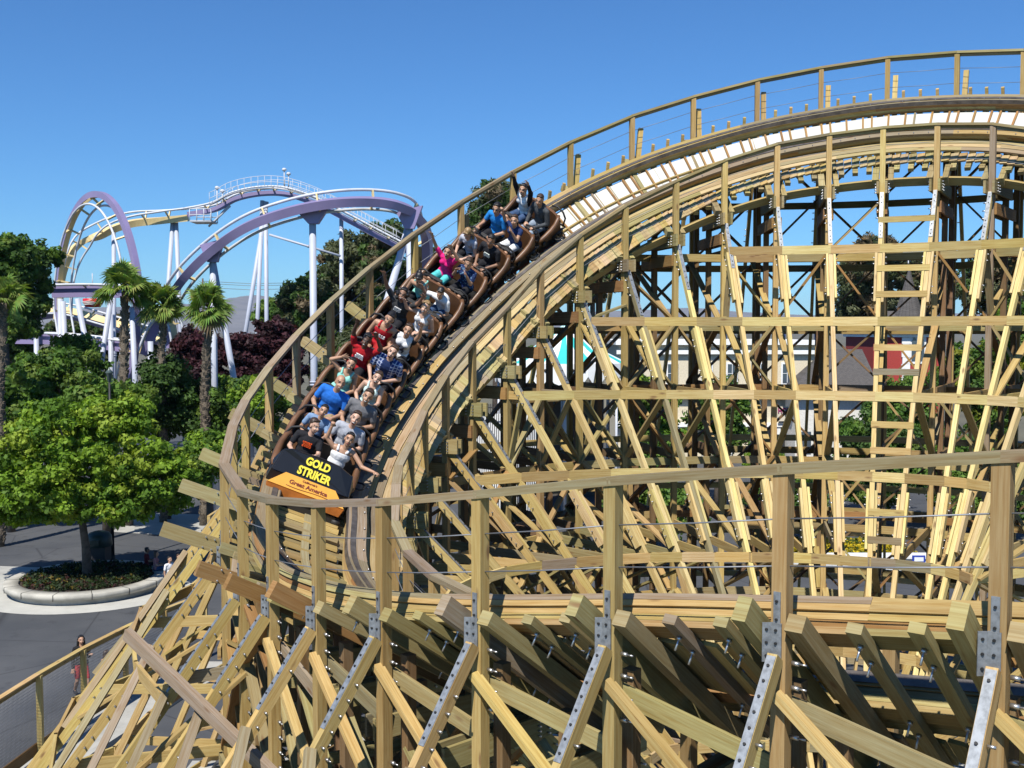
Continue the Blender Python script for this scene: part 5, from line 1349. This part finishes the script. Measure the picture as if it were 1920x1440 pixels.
# iron fence
IF=empty('iron_fence',at(940,850,58),'white panel wall behind dark iron railings, seen between the leaning legs','fence')
mb=MB();a=at(880,860,58);b=at(1010,860,58)
for k in range(34):
    x=a.x+(b.x-a.x)*k/33;mb.tube([V(x,58,.9),V(x,58,a.z+3)],.02,4)
for z in(1.0,a.z+2.8): mb.tube([V(a.x,58,z),V(b.x,58,z)],.03,5)
mb.build('railing',M['blackm'],IF)
mb=MB();mb.box(a.x,58.6,0,b.x,58.8,a.z+2.4,(.72,.72,.70));mb.build('panel',M['tint'],IF)
# blue steel coaster track far away
BC=empty('blue_coaster_track',at(1400,610,135),'dark blue steel coaster track on thin posts above the cream building','roller coaster')
mb=MB()
for dy in(-.6,.6): mb.tube(spl([at(1180,608,135)+V(0,dy,0),at(1300,606,135)+V(0,dy,0),at(1450,609,135)+V(0,dy,0),at(1640,612,135)+V(0,dy,0)],6),.22,8)
mb.tube(spl([at(1180,618,135),at(1300,615,135),at(1450,618,135),at(1640,622,135)],6),.35,8)
for px in np.linspace(1185,1635,34): mb.tube([at(px,607,134.4),at(px+2,618,135)],.08,4)
blu=plain('navy_track_paint',(.012,.03,.13),.4);mb.build('track',blu,BC)
for px in(1220,1262,1305,1360,1420,1470,1530,1600):
    mb=MB();p=at(px,618,135);mb.tube([V(p.x,135,0),p],.2,8);mb.build('support_column',blu,BC)
# low pieces beyond the ring: flower bed, white kerb wall, hedge, small blue sign
p0=atz(1500,1050,0);p1=atz(1720,1050,0)
cl=np.stack([RNG.uniform(p0.x,p1.x,700),RNG.uniform(50,54.5,700),RNG.uniform(.15,.4,700),np.full(700,.16)],1)
v,cc=leaf_cloud(cl,9000,.16,[(.55,.42,.02),(.65,.5,.03),(.08,.12,.02),(.10,.15,.03)]);o=quads_obj('flower_bed',v,cc,M['leaf']);o['kind']='stuff';tag(o,'long bed of yellow flowers behind the timber legs, at right','flower bed')
mb=MB();p0=atz(1470,1078,.5);p1=atz(1800,1078,.5);mb.box(p0.x,48.5,0,p1.x,49.3,.55,(.62,.62,.6));mb.box(p0.x-.05,48.4,.552,p1.x+.05,49.4,.64,(.7,.7,.68));o=mb.build('low_wall',M['tintm']);tag(o,'low pale concrete wall in front of the yellow flower bed','wall')
h0=at(1435,850,84);cl=np.stack([RNG.uniform(h0.x-1.5,h0.x+1.5,120),RNG.uniform(84,85.4,120),RNG.uniform(.2,1.3,120),np.full(120,.3)],1)
v,cc=leaf_cloud(cl,5000,.16,G_BRIGHT);o=quads_obj('clipped_hedge',v,cc,M['leaf']);tag(o,'small square clipped hedge in front of the arcade doorway','hedge')
q=at(1722,1052,46);sg=empty('notice_sign',(q.x,46,0),'small blue and white notice sign on a post near the flower bed','sign')
mb=MB();mb.box(q.x-.28,45.95,q.z-.25,q.x+.28,46,q.z+.25,(.02,.05,.35));mb.box(q.x-.2,45.935,q.z+.0,q.x+.2,45.945,q.z+.18,(.75,.78,.8));mb.build('panel',M['tint'],sg)
mb=MB();mb.tube([V(q.x,46.05,0),V(q.x,46.05,q.z)],.03,6);mb.build('post',M['railwhite'],sg)
# hills
def hills(name,d,pts,th,col):
    mb=MB();b=0;xs=[];P=spl([at(px,py,d) for px,py in pts],10)
    n=len(P);rows=6
    for j in range(rows):
        k=j/(rows-1)
        for i,p in enumerate(P): mb.v.append(V(p.x,d-th*(1-k)**1.2,p.z*(1-(1-k)**1.6)+ (RNG.normal()*3 if 0<j<rows-1 else 0)-5))
    for j in range(rows-1):
        for i in range(n-1): mb.face((j*n+i,j*n+i+1,(j+1)*n+i+1,(j+1)*n+i),None,(1,1,1),0,True)
    return mb.build(name,plain(name+'_slope',col,.95,0,.16,.006),kind='structure')
hills('hills',7000,[(-400,590),(0,585),(200,575),(380,568),(440,558),(480,552),(530,560),(650,572),(850,580),(1000,585),(1200,580),(1300,576),(1400,584),(1560,590),(1700,584),(1900,588),(2300,590)],1800,(.17,.16,.15))
# ---- haze
hz=MB();hz.box(-7500,-35,-1.2,7500,9600,270);o=hz.build('haze',M['tint'],kind='stuff')
m=bpy.data.materials.new('haze_air');m.use_nodes=True;nt=m.node_tree;nt.nodes.remove(nt.nodes['Principled BSDF'])
pv=nt.nodes.new('ShaderNodeVolumePrincipled');pv.inputs['Color'].default_value=(.5,.68,1,1);pv.inputs['Density'].default_value=.00004
nt.links.new(pv.outputs[0],nt.nodes['Material Output'].inputs['Volume']);o.data.materials[0]=m
# ================================================================ people on the ground
def ground_person(px,py_head,d,sp,label,rot,scale=1.,z=0,seat=False):
    p=at(px,py_head,d);m=Matrix.Translation(V(p.x,d,z))@Matrix.Rotation(rot,4,'Z')
    sp=dict(sp);sp['stand']=not seat;sp.setdefault('lookw',0.);return person(m,sp,label,'people on the pavement',scale)
ground_person(152,1195,31.5,dict(skin='tan',fem=True,hair='black',style='long',topm=C('black_jacket',(.018,.018,.02)),sleeve='long',armL='bent',armR='side',stride=.9,botm=C('coral_shorts',(.55,.06,.06)),bottom='shorts',mouth='shut'),'long-haired woman in a black jacket and coral shorts walking behind the site fence',math.radians(35),1.1)
ground_person(200,1238,31.0,dict(skin='tan',fem=True,hair='brown',style='long',topm=C('aqua',(.22,.62,.62)),sleeve='tank',armL='side',armR='side',stride=.4,botm=dsh,mouth='shut'),'woman in an aqua strap top behind the timber fence, beside the woman in black',math.radians(150),.93)
ground_person(318,1042,43.5,dict(skin='tan',hair='black',style='short',topm=wht,sleeve='tee',armL='side',armR='side',stride=.6,botm=C('jeans',(.04,.09,.22)),bottom='long',mouth='shut'),'man in a white T-shirt and jeans walking past the planter',math.radians(60),1.0)
ground_person(335,1042,44.2,dict(skin='tan',fem=True,hair='brown',style='pony',topm=C('dark_brown',(.04,.02,.02)),sleeve='tee',armL='side',armR='side',stride=.6,botm=blk,bottom='long',mouth='shut'),'woman in a dark top walking beside the man in the white T-shirt',math.radians(60),.97)
ground_person(276,1030,PC.y+2.0,dict(skin='brown',hair='black',style='short',topm=C('dark_red',(.12,.015,.02)),armL='lap',armR='lap',botm=blk,mouth='shut'),'person in dark red sitting on the shaded side of the planter wall',math.radians(120),1.,z=.48,seat=True)
ground_person(293,1030,PC.y+1.2,dict(skin='tan',fem=True,hair='brown',style='long',topm=C('rose',(.40,.18,.18)),armL='lap',armR='lap',botm=dsh,mouth='shut'),'person in a rose-coloured top sitting on the planter wall',math.radians(100),1.,z=.48,seat=True)
ground_person(1499,845,88.5,dict(skin='fair',hair='brown',style='short',topm=C('scarlet',(.6,.03,.05)),armL='side',armR='side',botm=dsh,mouth='shut'),'child in scarlet at the arcade doorway',0,.8)
# ================================================================ camera, light, sky
cd=bpy.data.cameras.new('camera');co=bpy.data.objects.new('camera',cd);COL.objects.link(co);SC.camera=co
cd.sensor_width=36;cd.lens=36*F/1920;cd.clip_end=20000;cd.clip_start=.1;co.location=(0,0,CAMH);co.rotation_euler=(math.pi/2-TH,0,0)
Ld=V(.27,.75,-1.05).normalized()
sd=bpy.data.lights.new('sun','SUN');so=bpy.data.objects.new('sun',sd);COL.objects.link(so);sd.energy=4.9;sd.angle=math.radians(.53);sd.color=(1,.955,.88)
so.rotation_euler=(-Ld).to_track_quat('Z','Y').to_euler()
w=bpy.data.worlds.new('World');SC.world=w;w.use_nodes=True;nt=w.node_tree
sk=nt.nodes.new('ShaderNodeTexSky');sk.sky_type='NISHITA';sk.sun_disc=False
S=-Ld;sk.sun_elevation=math.asin(S.z);sk.sun_rotation=math.atan2(S.x,S.y);sk.air_density=1.0;sk.dust_density=.0;sk.ozone_density=3.0;sk.altitude=0
bg=nt.nodes['Background'];nt.links.new(mix(nt,sk.outputs[0],(.42,.765,1.13),1.,'MULTIPLY'),bg.inputs[0]);bg.inputs[1].default_value=.085
SC.view_settings.view_transform='Standard';SC.view_settings.look='None';SC.view_settings.gamma=1;SC.view_settings.exposure=.42
SC.cycles.max_bounces=6;SC.cycles.diffuse_bounces=1;SC.cycles.glossy_bounces=2;SC.cycles.transmission_bounces=3;SC.cycles.transparent_max_bounces=4
SC.cycles.use_adaptive_sampling=True
